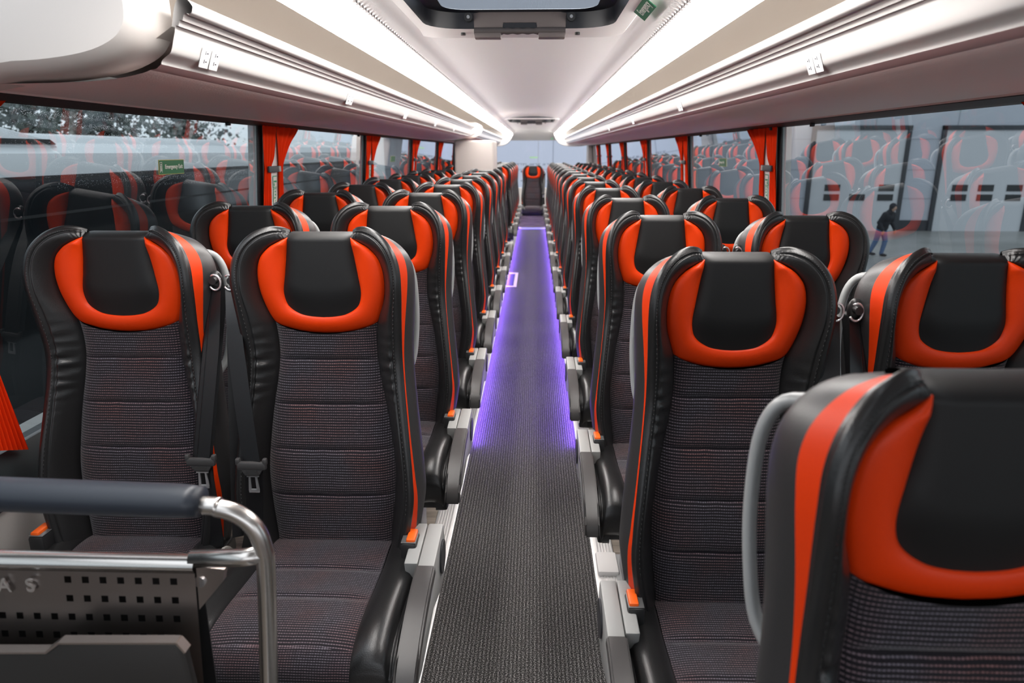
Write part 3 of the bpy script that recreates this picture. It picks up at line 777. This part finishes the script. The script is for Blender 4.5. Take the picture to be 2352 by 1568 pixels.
def sticker(side, y, lab):
    ps = y+.205; t = empty('sticker', (0, 0, 0)); tag(t, 'green and white safety sticker on %s' % lab, 'sticker', 'stickers on the pillars')
    def q(mb, ya, yb, za, zb, off):
        x1, x0 = gx(side, za+ZC)-side*(.0125+off), gx(side, zb+ZC)-side*(.0125+off)
        mb.add([(x1, ya, za+ZC), (x1, yb, za+ZC), (x0, yb, zb+ZC), (x0, ya, zb+ZC)], [(0, 1, 2, 3)])
    a = MB(); q(a, ps-.026, ps+.026, -.165, -.11, .001); q(a, ps-.022, ps+.022, -.30, -.168, .001); a.obj('border', greenink, t)
    b = MB(); q(b, ps-.022, ps+.022, -.161, -.114, .002); q(b, ps-.018, ps+.018, -.296, -.172, .002); b.obj('sheet', signwhite, t)
    c = MB(); rnd = random.Random(3)
    q(c, ps-.018, ps+.018, -.140, -.132, .003); q(c, ps-.018, ps-.006, -.157, -.144, .003)
    for k in range(8):
        z = -.178-k*.0145; w = rnd.uniform(.004, .012); o = rnd.uniform(-.005, .005); q(c, ps+o-w, ps+o+w, z-.009, z, .003)
    c.obj('pictogram', greenink, t)
for side, y, lab in ((-1, pillL[1], 'second left window pillar'), (-1, pillL[2], 'third left window pillar'), (1, pillR[2], 'second right window pillar')): sticker(side, y, lab)

# dark valance / curtain rail above the windows
for side in (-1, 1):
    v = MB(); v.prism([(XC+side*a, ZC+z) for a, z in [(1.125, .121), (1.16, .112), (1.185, .108), (1.20, .112), (1.20, .14), (1.125, .14)]], 1, Y0, 14.5)
    struct(v.obj('trim_%d' % tn, valance)); tn += 1
    for k, y in enumerate((2.95, 4.9, 3.45) if side > 0 else (2.75, 4.8)):
        c = MB(); c.box((XC+side*1.165-.008, y, ZC+.098), (XC+side*1.165+.008, y+.02, ZC+.112), .003)
        tag(c.obj('rail_clip', seal), 'small dark clip under the %s window valance, %s from the front' % ('right' if side > 0 else 'left', ORD[k]), 'clip')

# emergency exit signs on the glass
def exit_sign(side, y, z, lab, mirrored=False, w=.165, h=.048, text=True):
    t = empty('exit_sign', (gx(side, z+ZC)-side*.004, y, z+ZC)); tag(t, lab, 'sign', 'emergency exit signs')
    til = math.atan((GB-GT)/(ZT-ZB))
    t.rotation_euler = (0, side*-til, 0)
    sx = -side
    a = MB(); a.box((-.001, -w/2, -h/2), (.001, w/2, h/2)); a.obj('edge', gold, t)
    a = MB(); a.box((sx*.0012-.0006, -w/2+.002, -h/2+.002), (sx*.0012+.0006, w/2-.002, h/2-.002)); a.obj('face', green, t)
    if text:
        me = text_mesh('wording', 'Emergency Exit', .0188, signwhite, .0003, .0004); o = put('wording', me, t)
        if side < 0: o.matrix_local = Matrix.Translation((sx*.0022, .012, .001)) @ Matrix(((0, 0, 1, 0), (1, 0, 0, 0), (0, 1, 0, 0), (0, 0, 0, 1)))
        else: o.matrix_local = Matrix.Translation((sx*.0022, .012, .001)) @ Matrix(((0, 0, -1, 0), (-1, 0, 0, 0), (0, 1, 0, 0), (0, 0, 0, 1)))
        p = MB(); x = sx*.0022; e = .0003; y0 = -w/2+.011
        if side > 0: y0 = w/2-.011
        p.box((x-e, y0-.007, -.017), (x+e, y0-.0055, .017)); p.box((x-e, y0+.0055, -.017), (x+e, y0+.007, .017)); p.box((x-e, y0-.007, .0155), (x+e, y0+.007, .017))
        p.box((x-e, y0-.0015, .006), (x+e, y0+.0025, .011)); p.box((x-e, y0-.003, -.004), (x+e, y0+.002, .005)); p.box((x-e, y0-.004, -.014), (x+e, y0-.0015, -.004)); p.box((x-e, y0+.0005, -.012), (x+e, y0+.004, -.004))
        p.obj('running_figure', signwhite, t)
exit_sign(-1, 2.35, -.05, 'green emergency exit sign on the nearest left window')
exit_sign(1, 4.42, -.065, 'green emergency exit sign on the right window')
exit_sign(-1, 6.1, -.062, 'small green exit sign on the far left window', text=False)
# sign by the hatch, sign over the rear window, sign and lettering on rear glass
t = empty('exit_sign'); tag(t, 'green emergency sign on ceiling beside the roof hatch', 'sign', 'emergency exit signs')
t.matrix_world = Matrix(((0, -.8, -.6, .300), (-1, 0, 0, 2.10), (0, .6, -.8, ZC+.385), (0, 0, 0, 1)))
a = MB(); a.box((-.10, -.024, -.001), (.10, .024, .001)); a.obj('face', green, t)
o = put('wording', text_mesh('wording', 'Emergency', .034, signwhite, .0003, .0004), t); o.location = (.012, 0, .0015)
t = empty('exit_sign', (.33, 14.86, ZC+.285)); tag(t, 'small green arrow sign above the rear window', 'sign', 'emergency exit signs')
a = MB(); a.prism([(-.12, .03), (.04, .03), (.04, -.05), (.0, -.05), (.0, -.0), (-.12, 0)], 1, -.065, -.060); a.obj('arrow', mat('pale_green', (.25, .62, .38), .5), t)
t = empty('exit_sign', (-.03, 14.985, ZC-.12)); tag(t, 'pale green sign on the rear window glass', 'sign', 'emergency exit signs')
a = MB(); a.box((-.085, -.003, -.018), (.085, 0, .018)); a.obj('face', mat('pale_green2', (.42, .70, .45), .5), t)
t = empty('window_lettering', (.02, 14.985, ZC-.265)); tag(t, 'dark reversed lettering across the rear window', 'lettering')
rnd = random.Random(11); x = -.42; lgrey = mat('lettering_grey', (.09, .10, .13), .5)
for word in (6, 6, 7):
    for k in range(word):
        a = MB(); wd = .034; kind = rnd.choice('IHLVTU')
        if kind in 'IHLUT': a.box((x, -.002, -.022), (x+.007, 0, .022))
        if kind in 'HUV': a.box((x+wd-.009, -.002, -.022), (x+wd-.002, 0, .022))
        if kind in 'H': a.box((x, -.002, -.004), (x+wd-.004, 0, .003))
        if kind in 'LU': a.box((x, -.002, -.022), (x+wd-.004, 0, -.015))
        if kind in 'TV': a.box((x-.004, -.002, .015), (x+wd-.006, 0, .022))
        a.obj('letter', lgrey, t); x += wd+.006
    x += .045
t = empty('window_lettering', (.06, 14.985, ZC-.41)); tag(t, 'small dark marks low on the rear window beside the middle seat', 'lettering')
for x in (-.36, -.31, .19, .24): a = MB(); a.box((x, -.002, -.018), (x+.03, 0, .018)); a.obj('letter', lgrey, t)
for x in (-.36, .19): a = MB(); a.box((x, -.002, -.20), (x+.09, 0, -.185)); a.obj('line', lgrey, t)

# ------------------------------------------------------------------ roof hatches
def rrect(x0, x1, y0, y1, r, n=6):
    P = []
    for cx, cy, a0 in ((x1-r, y1-r, 0), (x0+r, y1-r, 90), (x0+r, y0+r, 180), (x1-r, y0+r, 270)):
        for k in range(n+1):
            a = math.radians(a0+90*k/n); P.append((cx+r*math.cos(a), cy+r*math.sin(a)))
    return P
def ring(mb, A, zA, Bp, zB):
    n = len(A); mb.add([(p[0], p[1], zA) for p in A]+[(p[0], p[1], zB) for p in Bp], [(i, (i+1) % n, n+(i+1) % n, n+i) for i in range(n)])
meshm = bpy.data.materials.new('hatch_blind'); meshm.use_nodes = True; k_ = NT(meshm); b_ = k_.n['Principled BSDF']
tc_ = k_.node('ShaderNodeTexCoord'); sp_ = k_.node('ShaderNodeSeparateXYZ'); k_.link(tc_.outputs['Object'], sp_.inputs[0])
sx_ = k_.math('SINE', k_.math('MULTIPLY', k_.math('ADD', sp_.outputs['X'], sp_.outputs['Y']), 2*PI/.0042)); sy_ = k_.math('SINE', k_.math('MULTIPLY', k_.math('SUBTRACT', sp_.outputs['X'], sp_.outputs['Y']), 2*PI/.0042))
hole_ = k_.math('GREATER_THAN', k_.math('MULTIPLY', sx_, sy_), -.12)
b_.inputs['Base Color'].default_value = (.03, .033, .04, 1); b_.inputs['Roughness'].default_value = .6
tr_ = k_.node('ShaderNodeBsdfTransparent'); tr_.inputs[0].default_value = (.26, .28, .31, 1); mx_ = k_.node('ShaderNodeMixShader')
k_.link(hole_, mx_.inputs[0]); k_.link(b_.outputs[0], mx_.inputs[1]); k_.link(tr_.outputs[0], mx_.inputs[2]); k_.link(mx_.outputs[0], k_.n['Material Output'].inputs['Surface'])
def hatch(y, lab):
    h = empty('roof_hatch', (-.055, y, ZC+.42)); tag(h, lab, 'roof hatch', 'roof hatches'); h.scale = (.92, .92, .92)
    O = rrect(-.40, .40, -1.35, .02, .10); I = rrect(-.335, .335, -1.28, -.16, .13); I2 = rrect(-.31, .31, -1.25, -.172, .12)
    a = MB(); ring(a, O, -.012, rrect(-.385, .385, -1.335, .005, .10), -.030); ring(a, rrect(-.385, .385, -1.335, .005, .10), -.030, I, -.022); a.obj('surround', whitepl, h)
    a = MB(); ring(a, I, -.024, rrect(-.33, .33, -1.27, -.163, .13), .030); ring(a, rrect(-.33, .33, -1.27, -.163, .13), .030, I2, .034); ring(a, I2, .034, rrect(-.275, .275, -1.2, -.180, .08), .037); a.obj('frame', hatchblack, h)
    P = rrect(-.277, .277, -1.21, -.178, .08); a = MB(); a.add([(p[0], p[1], .038) for p in P], [tuple(range(len(P)))]); a.obj('blind', meshm, h)
    b = MB()   # bracket plate with the hand opening
    b.prism([(-.15, .040), (.15, .040), (.152, .030), (.170, .028), (.165, -.045), (.068, -.045), (.060, -.004), (-.060, -.004), (-.068, -.045), (-.165, -.045), (-.170, .028), (-.152, .030)], 1, -.165, -.145, .003)
    b.box((-.165, -.185, -.058), (-.068, -.135, -.040), .004); b.box((.068, -.185, -.058), (.165, -.135, -.040), .004)
    b.obj('bracket', bracket, h)
    g = MB(); q = [(-.166+.332*k/40, -.172, -.034) for k in range(41)]
    g.tube(q, [.013-.0025*(1 if 12 < k < 28 else 0)+(.0015*math.sin(k*1.4) if 12 < k < 28 else 0) for k in range(41)], 14)
    g.obj('handle', mat('handle_dark', (.075, .062, .060), .42), h)
    for sx in (-1, 1):
        k = MB(); k.cyl((sx*.215, -.085, -.034), (sx*.215, -.085, -.022), .0095, 14); k.obj('stop_knob', darkplastic, h)
        k = MB(); k.cyl((sx*.186, -.185, .012), (sx*.186, -.165, .012), .015, 18); o = k.obj('pivot', darkplastic, h)
        k = MB(); k.cyl((sx*.186, -.188, .012), (sx*.186, -.184, .012), .006, 10); k.obj('bolt', steel, o)
    return h
hatch(HATCHES[0], 'near roof hatch with black frame and brown pull handle')
hatch(HATCHES[1], 'far roof hatch with dark handle near the rear of ceiling')

# ------------------------------------------------------------------ handrail partition at lower left
PY = .86
def at(px, py, Y):                             # photo pixel to scene point in the plane Y
    v = Vector((px-1176, 784-py, -Fp)); r = M3.to_3x3() @ v; r = r*(Y/r.y); return (r.x, Y, r.z+ZC)
pt = empty('partition', (-.55, PY, 0)); tag(pt, 'stainless handrail and perforated panel in front of the first left seat', 'partition')
def loc(p): return (p[0]+.55, p[1]-PY, p[2])
R_ = .0135
m = MB(); P0 = at(-160, 1120, PY); P1 = at(440, 1158, PY); bend = [at(500, 1166, PY), at(545, 1180, PY), at(583, 1210, PY), at(604, 1255, PY), at(612, 1320, PY)]; P2 = at(618, 1568, PY); P3 = (P2[0]-.004, PY, PLAT)
q = spl([P0, P1]+bend+[P2]); pts = [loc(q(i/60)) for i in range(61)]+[loc(P3)]
m.tube(pts, R_, 16); m.tube([loc(at(440, 1283, PY)), loc(at(560, 1280, PY)), loc(at(606, 1272, PY))], [R_*.98]*3, 16)
m.tube([loc((P0[0]-.25, PY, P0[2])), loc(P0)], R_, 16)
m.obj('handrail', steel, pt, smooth=True)
m = MB(); g0, g1 = Vector(at(-400, 1118, PY-.004)), Vector(at(462, 1152, PY-.004)); N = 30
m.tube([loc(g0.lerp(g1, i/N)) for i in range(N+1)], [.0235]*(N-1)+[.0225, .021], 20, flat=(1.0, 1.15)); o = m.obj('padded_grip', mat('slate_padding', (.022, .027, .038), .42), pt, smooth=True); o['label'] = 'slate padded grip'
# perforated sheet with folded top
A_, B_ = at(-420, 1300, PY-.012), at(440, 1300, PY-.012); zt = A_[2]; zb = .30; xl, xr = A_[0], B_[0]+.003
HS = .0122; PX = at(400, 1400, PY-.012)[0]-at(360, 1400, PY-.012)[0]
cx0 = at(400, 1334, PY-.012)[0]; zrow = at(400, 1334, PY-.012)[2]; zstep = zrow-at(400, 1374, PY-.012)[2]
bm = bmesh.new()
xs = [xl]; hx = []
k = 0
while cx0-k*PX > xl+.02: hx.append(cx0-k*PX); k += 1
hx = sorted(hx)
for c in hx: xs += [c-HS*.42, c+HS*.42]
xs.append(xr); zs = [zt]; hz = [zrow-i*zstep for i in range(8)]
for c in hz: zs += [c+HS*.42, c-HS*.42]
zs.append(zb)
VV = [[bm.verts.new(loc((x, PY-.012-.10*(zt-z), z))) for x in xs] for z in zs]
for j in range(len(zs)-1):
    for i in range(len(xs)-1):
        hole = i % 2 == 1 and j % 2 == 1
        if hole and j in (1, 3) and xs[i] < at(140, 1334, PY)[0]: hole = False
        if not hole: bm.faces.new((VV[j][i], VV[j][i+1], VV[j+1][i+1], VV[j+1][i]))
r = bmesh.ops.solidify(bm, geom=bm.faces[:], thickness=.0016)
m = MB(); m.frombm(bm)
m.obj('perforated_panel', sheet, pt, auto=False)
m = MB(); m.box(loc((xl, PY+.012, .30)), loc((xr-.004, PY+.014, zt-.004))); m.obj('added_dark_sheet', darkplastic, pt)  # dark sheet added behind the panel to keep its holes black
m = MB(); q = spl([(zt+.001, -.0125), (zt+.010, -.0165), (zt+.019, -.011), (zt+.0225, .0), (zt+.018, .012), (zt+.006, .014)])
m.grid(lambda s, t: loc((xl+(xr-xl)*t, PY+q(s)[1], q(s)[0])), 20, 1); m.obj('rolled_edge', steel, pt, smooth=True)
m = MB(); c = [loc(at(450, 1300, PY)), loc(at(515, 1308, PY+.03)), loc(at(512, 1335, PY+.03)), loc(at(458, 1400, PY))]
cc = [(p[0], p[1]+.012, p[2]) for p in c]; m.add(c+cc, [(0, 1, 2, 3), (7, 6, 5, 4), (0, 4, 5, 1), (1, 5, 6, 2), (2, 6, 7, 3), (3, 7, 4, 0)])
bk = m.obj('fixing_bracket', sheet, pt)
m = MB(); p = Vector(loc(at(462, 1332, PY+.008))); m.cyl(p, p+Vector((0, -.006, 0)), .0085, 16); m.obj('bolt', chrome, bk)
for ch, px in (('A', 10), ('S', 70)):
    me = text_mesh('letter', ch, .030, mat('letter_steel', (.85, .83, .82), .25, metal=1), .0012, .0004); o = put('letter', me, pt)
    p = loc(at(px, 1345, PY-.019)); o.location = p; o.rotation_euler = (PI/2, 0, 0)
# leaflet pocket in front of the sheet
PK = PY-.075
pp = [at(-420, 1500, PK), at(105, 1500, PK), at(135, 1478, PK), at(405, 1478, PK), at(425, 1500, PK), at(455, 1620, PK)]
poly = [(p[0]+.55, p[2]) for p in pp]+[(pp[-1][0]+.55, .42), (pp[0][0]+.55, .42)]
m = MB(); m.prism(poly, 1, PK-PY, PK-PY+.014, .004); pk = m.obj('leaflet_pocket', mat('pocket_dark', (.055, .052, .050), .45, metal=.6), pt)
m = MB()
for a, b in zip(pp[:4], pp[1:5]):
    m.ribbon([loc(Vector(a)+Vector((0, .007, .001))), loc(Vector(b)+Vector((0, .007, .001)))], .016, .003, (0, 1, 0))
m.obj('pocket_rim', sheet, pk)
# dashboard-side knob at the far left edge
m = MB(); m.ball((gx(-1, .72)+.015, 1.335, .715), (.03, .06, .035)); tag(m.obj('lamp_housing', beige), 'small beige rounded housing on left wall at the photo edge', 'housing')
# pleated end of the nearest curtain on the left
m = MB()
def cf(s, t):
    y = 1.40+.135*s-.05*(1-t)*s; z = -.50-.19*t*(.85+.3*s)
    return (gx(-1, z+ZC)+.02+.012*math.sin(s*9*2*PI)*.5+.01*t, y, z+ZC)
m.grid(cf, 120, 10); tag(m.obj('curtain_hem', curtainm, smooth=True), 'pleated orange curtain hem hanging low at the left edge', 'curtain')

# ------------------------------------------------------------------ outside: yard, garage, walker, neighbouring coaches, trees
GZ = ZC-3.05
yard = bpy.data.materials.new('wet_concrete'); yard.use_nodes = True; k = NT(yard); b = k.n['Principled BSDF']
n_ = k.node('ShaderNodeTexNoise', Scale=.35, Detail=6.0); tc = k.node('ShaderNodeTexCoord'); k.link(tc.outputs['Object'], n_.inputs['Vector'])
cr = k.node('ShaderNodeValToRGB'); e = cr.color_ramp.elements; e[0].position = .35; e[0].color = (.20, .20, .19, 1); e[1].position = .7; e[1].color = (.36, .36, .35, 1)
k.link(n_.outputs['Fac'], cr.inputs['Fac']); k.link(cr.outputs['Color'], b.inputs['Base Color']); b.inputs['Roughness'].default_value = .35
m = MB(); m.add([(-80, -60, GZ), (80, -60, GZ), (80, 90, GZ), (-80, 90, GZ)], [(0, 1, 2, 3)]); o = m.obj('ground', yard); struct(o)
wallp = mat('cladding', (.50, .53, .60), .55); dark = mat('dark_frame', (.035, .04, .05), .5); doorp = mat('door_panel', (.60, .62, .66), .5); dglass = mat('door_glass', (.02, .025, .03), .12)
bd = empty('garage_building', (10, 28, GZ)); tag(bd, 'grey clad garage building with sectional doors across the yard', 'building')
def bl(mb): return mb
m = MB(); m.box((-16, 0, 0), (45, 8, 6.5)); m.obj('wall', wallp, bd)
m = MB(); m.box((-16, -.03, 0), (45, 0.02, .42)); m.obj('plinth', dark, bd)
m = MB()
for x in np.arange(-15.5, 45, 3.1): m.box((x, -.012, .42), (x+.03, 0, 6.4))
for z in (1.25, 2.35, 3.5): m.box((-16, -.010, z), (45, 0, z+.025))
m.obj('panel_joints', mat('joint', (.33, .35, .40), .6), bd)
for i, x in enumerate((.87, 5.80, 10.7, 15.6)):
    fr = MB(); fr.box((x-.16, -.10, 0), (x, .0, 4.0)); fr.box((x+3.45, -.10, 0), (x+3.61, .0, 4.0)); fr.box((x-.16, -.10, 3.85), (x+3.61, 0, 4.02)); d = fr.obj('door_frame', dark, bd)
    lf = MB(); lf.box((x, -.05, 0), (x+3.45, -.01, 3.85))
    lf.obj('door_leaf', doorp, d)
    wn_ = MB()
    for cx in (.55, 1.55, 2.65):
        for cz in (1.18, 1.55):
            if i == 0 and cx == 1.55 and cz > 1.3: continue
            wn_.box((x+cx, -.07, cz), (x+cx+.60, -.045, cz+.25))
    wn_.obj('door_window', dglass, d)
# walker in the yard
pe = empty('person', (10.42, 21.0, GZ)); tag(pe, 'person in dark hooded jacket and blue jeans walking bent across the yard', 'person'); pe.rotation_euler = (0, 0, .5); pe.scale = (.97,)*3
skinm = mat('skin', (.45, .28, .21), .55); jack = mat('navy_jacket', (.012, .014, .022), .75); jean = mat('blue_jeans', (.09, .16, .30), .8); shoe = mat('shoes', (.02, .02, .022), .6); hairm = mat('dark_hair', (.015, .012, .01), .7)
def fused(name, mb, m, vox=.018):
    o = mb.obj(name, m, pe, auto=False, smooth=True)
    md = o.modifiers.new('Remesh', 'REMESH'); md.mode = 'VOXEL'; md.voxel_size = vox; md.use_smooth_shade = True
    sm = o.modifiers.new('Smooth', 'SMOOTH'); sm.iterations = 4
    return o
def limb(mb, pts, rad):
    mb.tube(pts, rad, 14)
    for p, q in zip(pts, rad): mb.ball(p, q)
ARMS = [[(.17, -.17, 1.30), (.255, -.12, 1.05), (.225, -.27, .86)], [(-.17, -.17, 1.30), (-.255, -.07, 1.05), (-.235, -.20, .84)]]
LEGS = [[(.085, .0, .84), (.10, -.10, .47), (.10, -.03, .09)], [(-.085, .0, .84), (-.10, .07, .47), (-.10, .22, .13)]]
b_ = MB(); b_.ball((0, -.05, 1.02), (.13, .09, .28)); b_.ball((0, -.285, 1.50), (.075, .095, .115)); limb(b_, [(0, -.17, 1.30), (0, -.25, 1.42)], [.055, .05]); b_.ball((0, -.385, 1.49), (.014, .022, .02))
for A, L in zip(ARMS, LEGS):
    limb(b_, A, [.04, .034, .03]); limb(b_, L, [.06, .045, .035]); h_ = A[2]
    b_.ball((h_[0], h_[1]-.02, h_[2]-.055), (.022, .035, .05)); sx = 1 if h_[0] > 0 else -1
    for f_ in range(4): limb(b_, [(h_[0], h_[1]-.045+f_*.019, h_[2]-.09), (h_[0]-sx*.008, h_[1]-.048+f_*.019, h_[2]-.135+.008*abs(f_-1.5)), (h_[0]-sx*.02, h_[1]-.046+f_*.019, h_[2]-.16+.010*abs(f_-1.5))], [.0095, .009, .008])
    limb(b_, [(h_[0]-sx*.01, h_[1]-.045, h_[2]-.04), (h_[0]-sx*.02, h_[1]-.075, h_[2]-.085)], [.010, .009])
fused('body', b_, skinm, .008)
j_ = MB(); j_.ball((0, -.02, .90), (.205, .15, .16)); j_.ball((0, -.06, 1.06), (.20, .15, .22)); j_.ball((0, -.13, 1.22), (.215, .155, .17)); j_.ball((0, -.20, 1.36), (.12, .11, .09))
for A in ARMS: limb(j_, A, [.088, .072, .055])
o = fused('jacket', j_, jack); o['label'] = 'dark hooded jacket'
t_ = MB(); t_.ball((0, .0, .86), (.17, .13, .12))
for L in LEGS: limb(t_, L, [.100, .078, .062])
o = fused('jeans', t_, jean); o['label'] = 'blue jeans'
m = MB(); m.ball((.10, -.10, .04), (.05, .13, .045)); m.obj('shoe', shoe, pe); m = MB(); m.ball((-.10, .14, .06), (.05, .13, .045)); m.obj('shoe', shoe, pe)
m = MB(); m.ball((0, -.265, 1.535), (.098, .105, .115)); m.ball((0, -.235, 1.45), (.09, .08, .09)); m.obj('hood', jack, pe, smooth=True)
# neighbouring coach, parked close on the left
coachw = mat('coach_white', (.84, .86, .88), .3); coachglass = mat('coach_dark_glass', (.006, .008, .010), .10); aero = mat('roof_pod', (.84, .86, .88), .35); gasket = mat('gasket', (.012, .013, .014), .5)
nc = empty('parked_coach', (-2.75, 5, GZ)); tag(nc, 'white coach parked alongside with dark windows, seen through left glass', 'coach')
zw = -.13-(-3.05); zr = .05+3.05
m = MB(); m.prism([(0, zw), (-.02, zr-.06), (-.10, zr), (-2.4, zr+.04), (-2.5, zw), (-2.5, .4), (0, .4)], 1, -9, 6.5); m.obj('body', coachw, nc)
m = MB(); m.box((-.02, -8.8, .75), (.012, 6.3, zw)); m.obj('window_band', coachglass, nc)
m = MB(); m.box((-.01, -8.9, zw-.025), (.018, 6.4, zw-.0)); m.box((-.01, -8.9, zw-.22), (.016, 6.4, zw-.205)); m.obj('gasket', gasket, nc)
m = MB(); m.prism([(-8, zr-.03), (-.9, zr-.03), (-.95, zr+.015), (-1.15, zr+.045), (-1.6, zr+.125), (-2.3, zr+.18), (-8, zr+.21)], 0, -1.9, -.06, .01); m.obj('roof_pod', aero, nc)
m = MB(); m.prism([(-8, zr-.01), (-.93, zr-.01), (-.98, zr+.018), (-8, zr+.022)], 0, -.058, -.05); m.obj('pod_gasket', gasket, nc)
for y in (-6.2, 3.4):
    m = MB(); m.cyl((-.25, y, .5), (.02, y, .5), .5, 28); m.obj('wheel', seal, nc)
n2 = empty('parked_coach', (-8.5, 16, GZ)); tag(n2, 'second white coach further off behind the near one', 'coach')
m = MB(); m.prism([(0, .4), (0, 3.0), (-.1, 3.35), (-2.4, 3.4), (-2.5, .4)], 1, -7, 3.5, .05); m.obj('body', coachw, n2)
m = MB(); m.box((-.02, -6.8, 2.0), (.02, 3.2, 2.95)); m.obj('window_band', coachglass, n2)
# trees beyond
leaf = mat('tree_foliage', (.13, .15, .135), .9); bark = mat('bark', (.08, .065, .05), .9)
def tree(x, y, h, lab, seed):
    rnd = random.Random(seed); t = empty('tree', (x, y, GZ)); tag(t, lab, 'tree', 'trees beyond the parked coaches')
    m = MB(); m.tube([(0, 0, 0), (.1, 0, h*.5), (0, .1, h*.85)], [.22, .14, .05], 8); m.obj('trunk', bark, t)
    V = []; F_ = []
    for k in range(2600):
        a = rnd.uniform(0, 2*PI); r = abs(rnd.gauss(0, 1))*1.5; z = h*(.42+.55*rnd.random()); c = Vector((r*math.cos(a), r*math.sin(a), z)); d = Vector((rnd.uniform(-1, 1), rnd.uniform(-1, 1), rnd.uniform(-1, 1)))*.11
        e2 = d.cross(Vector((rnd.uniform(-1, 1), .3, rnd.uniform(-1, 1))))*1.2; o = len(V); V += [c-d, c+e2, c+d, c-e2]; F_.append((o, o+1, o+2, o+3))
    MB().add(V, F_).obj('foliage', leaf, t, auto=False)
for i, (x, y, h) in enumerate([(-13.5, 22, 5.0), (-21, 29, 5.6), (-31, 38, 6.6), (-21, 42, 6.0)]):
    tree(x, y, h, 'dark bare-looking tree beyond the coaches, %s from the left' % ORD[i], i)
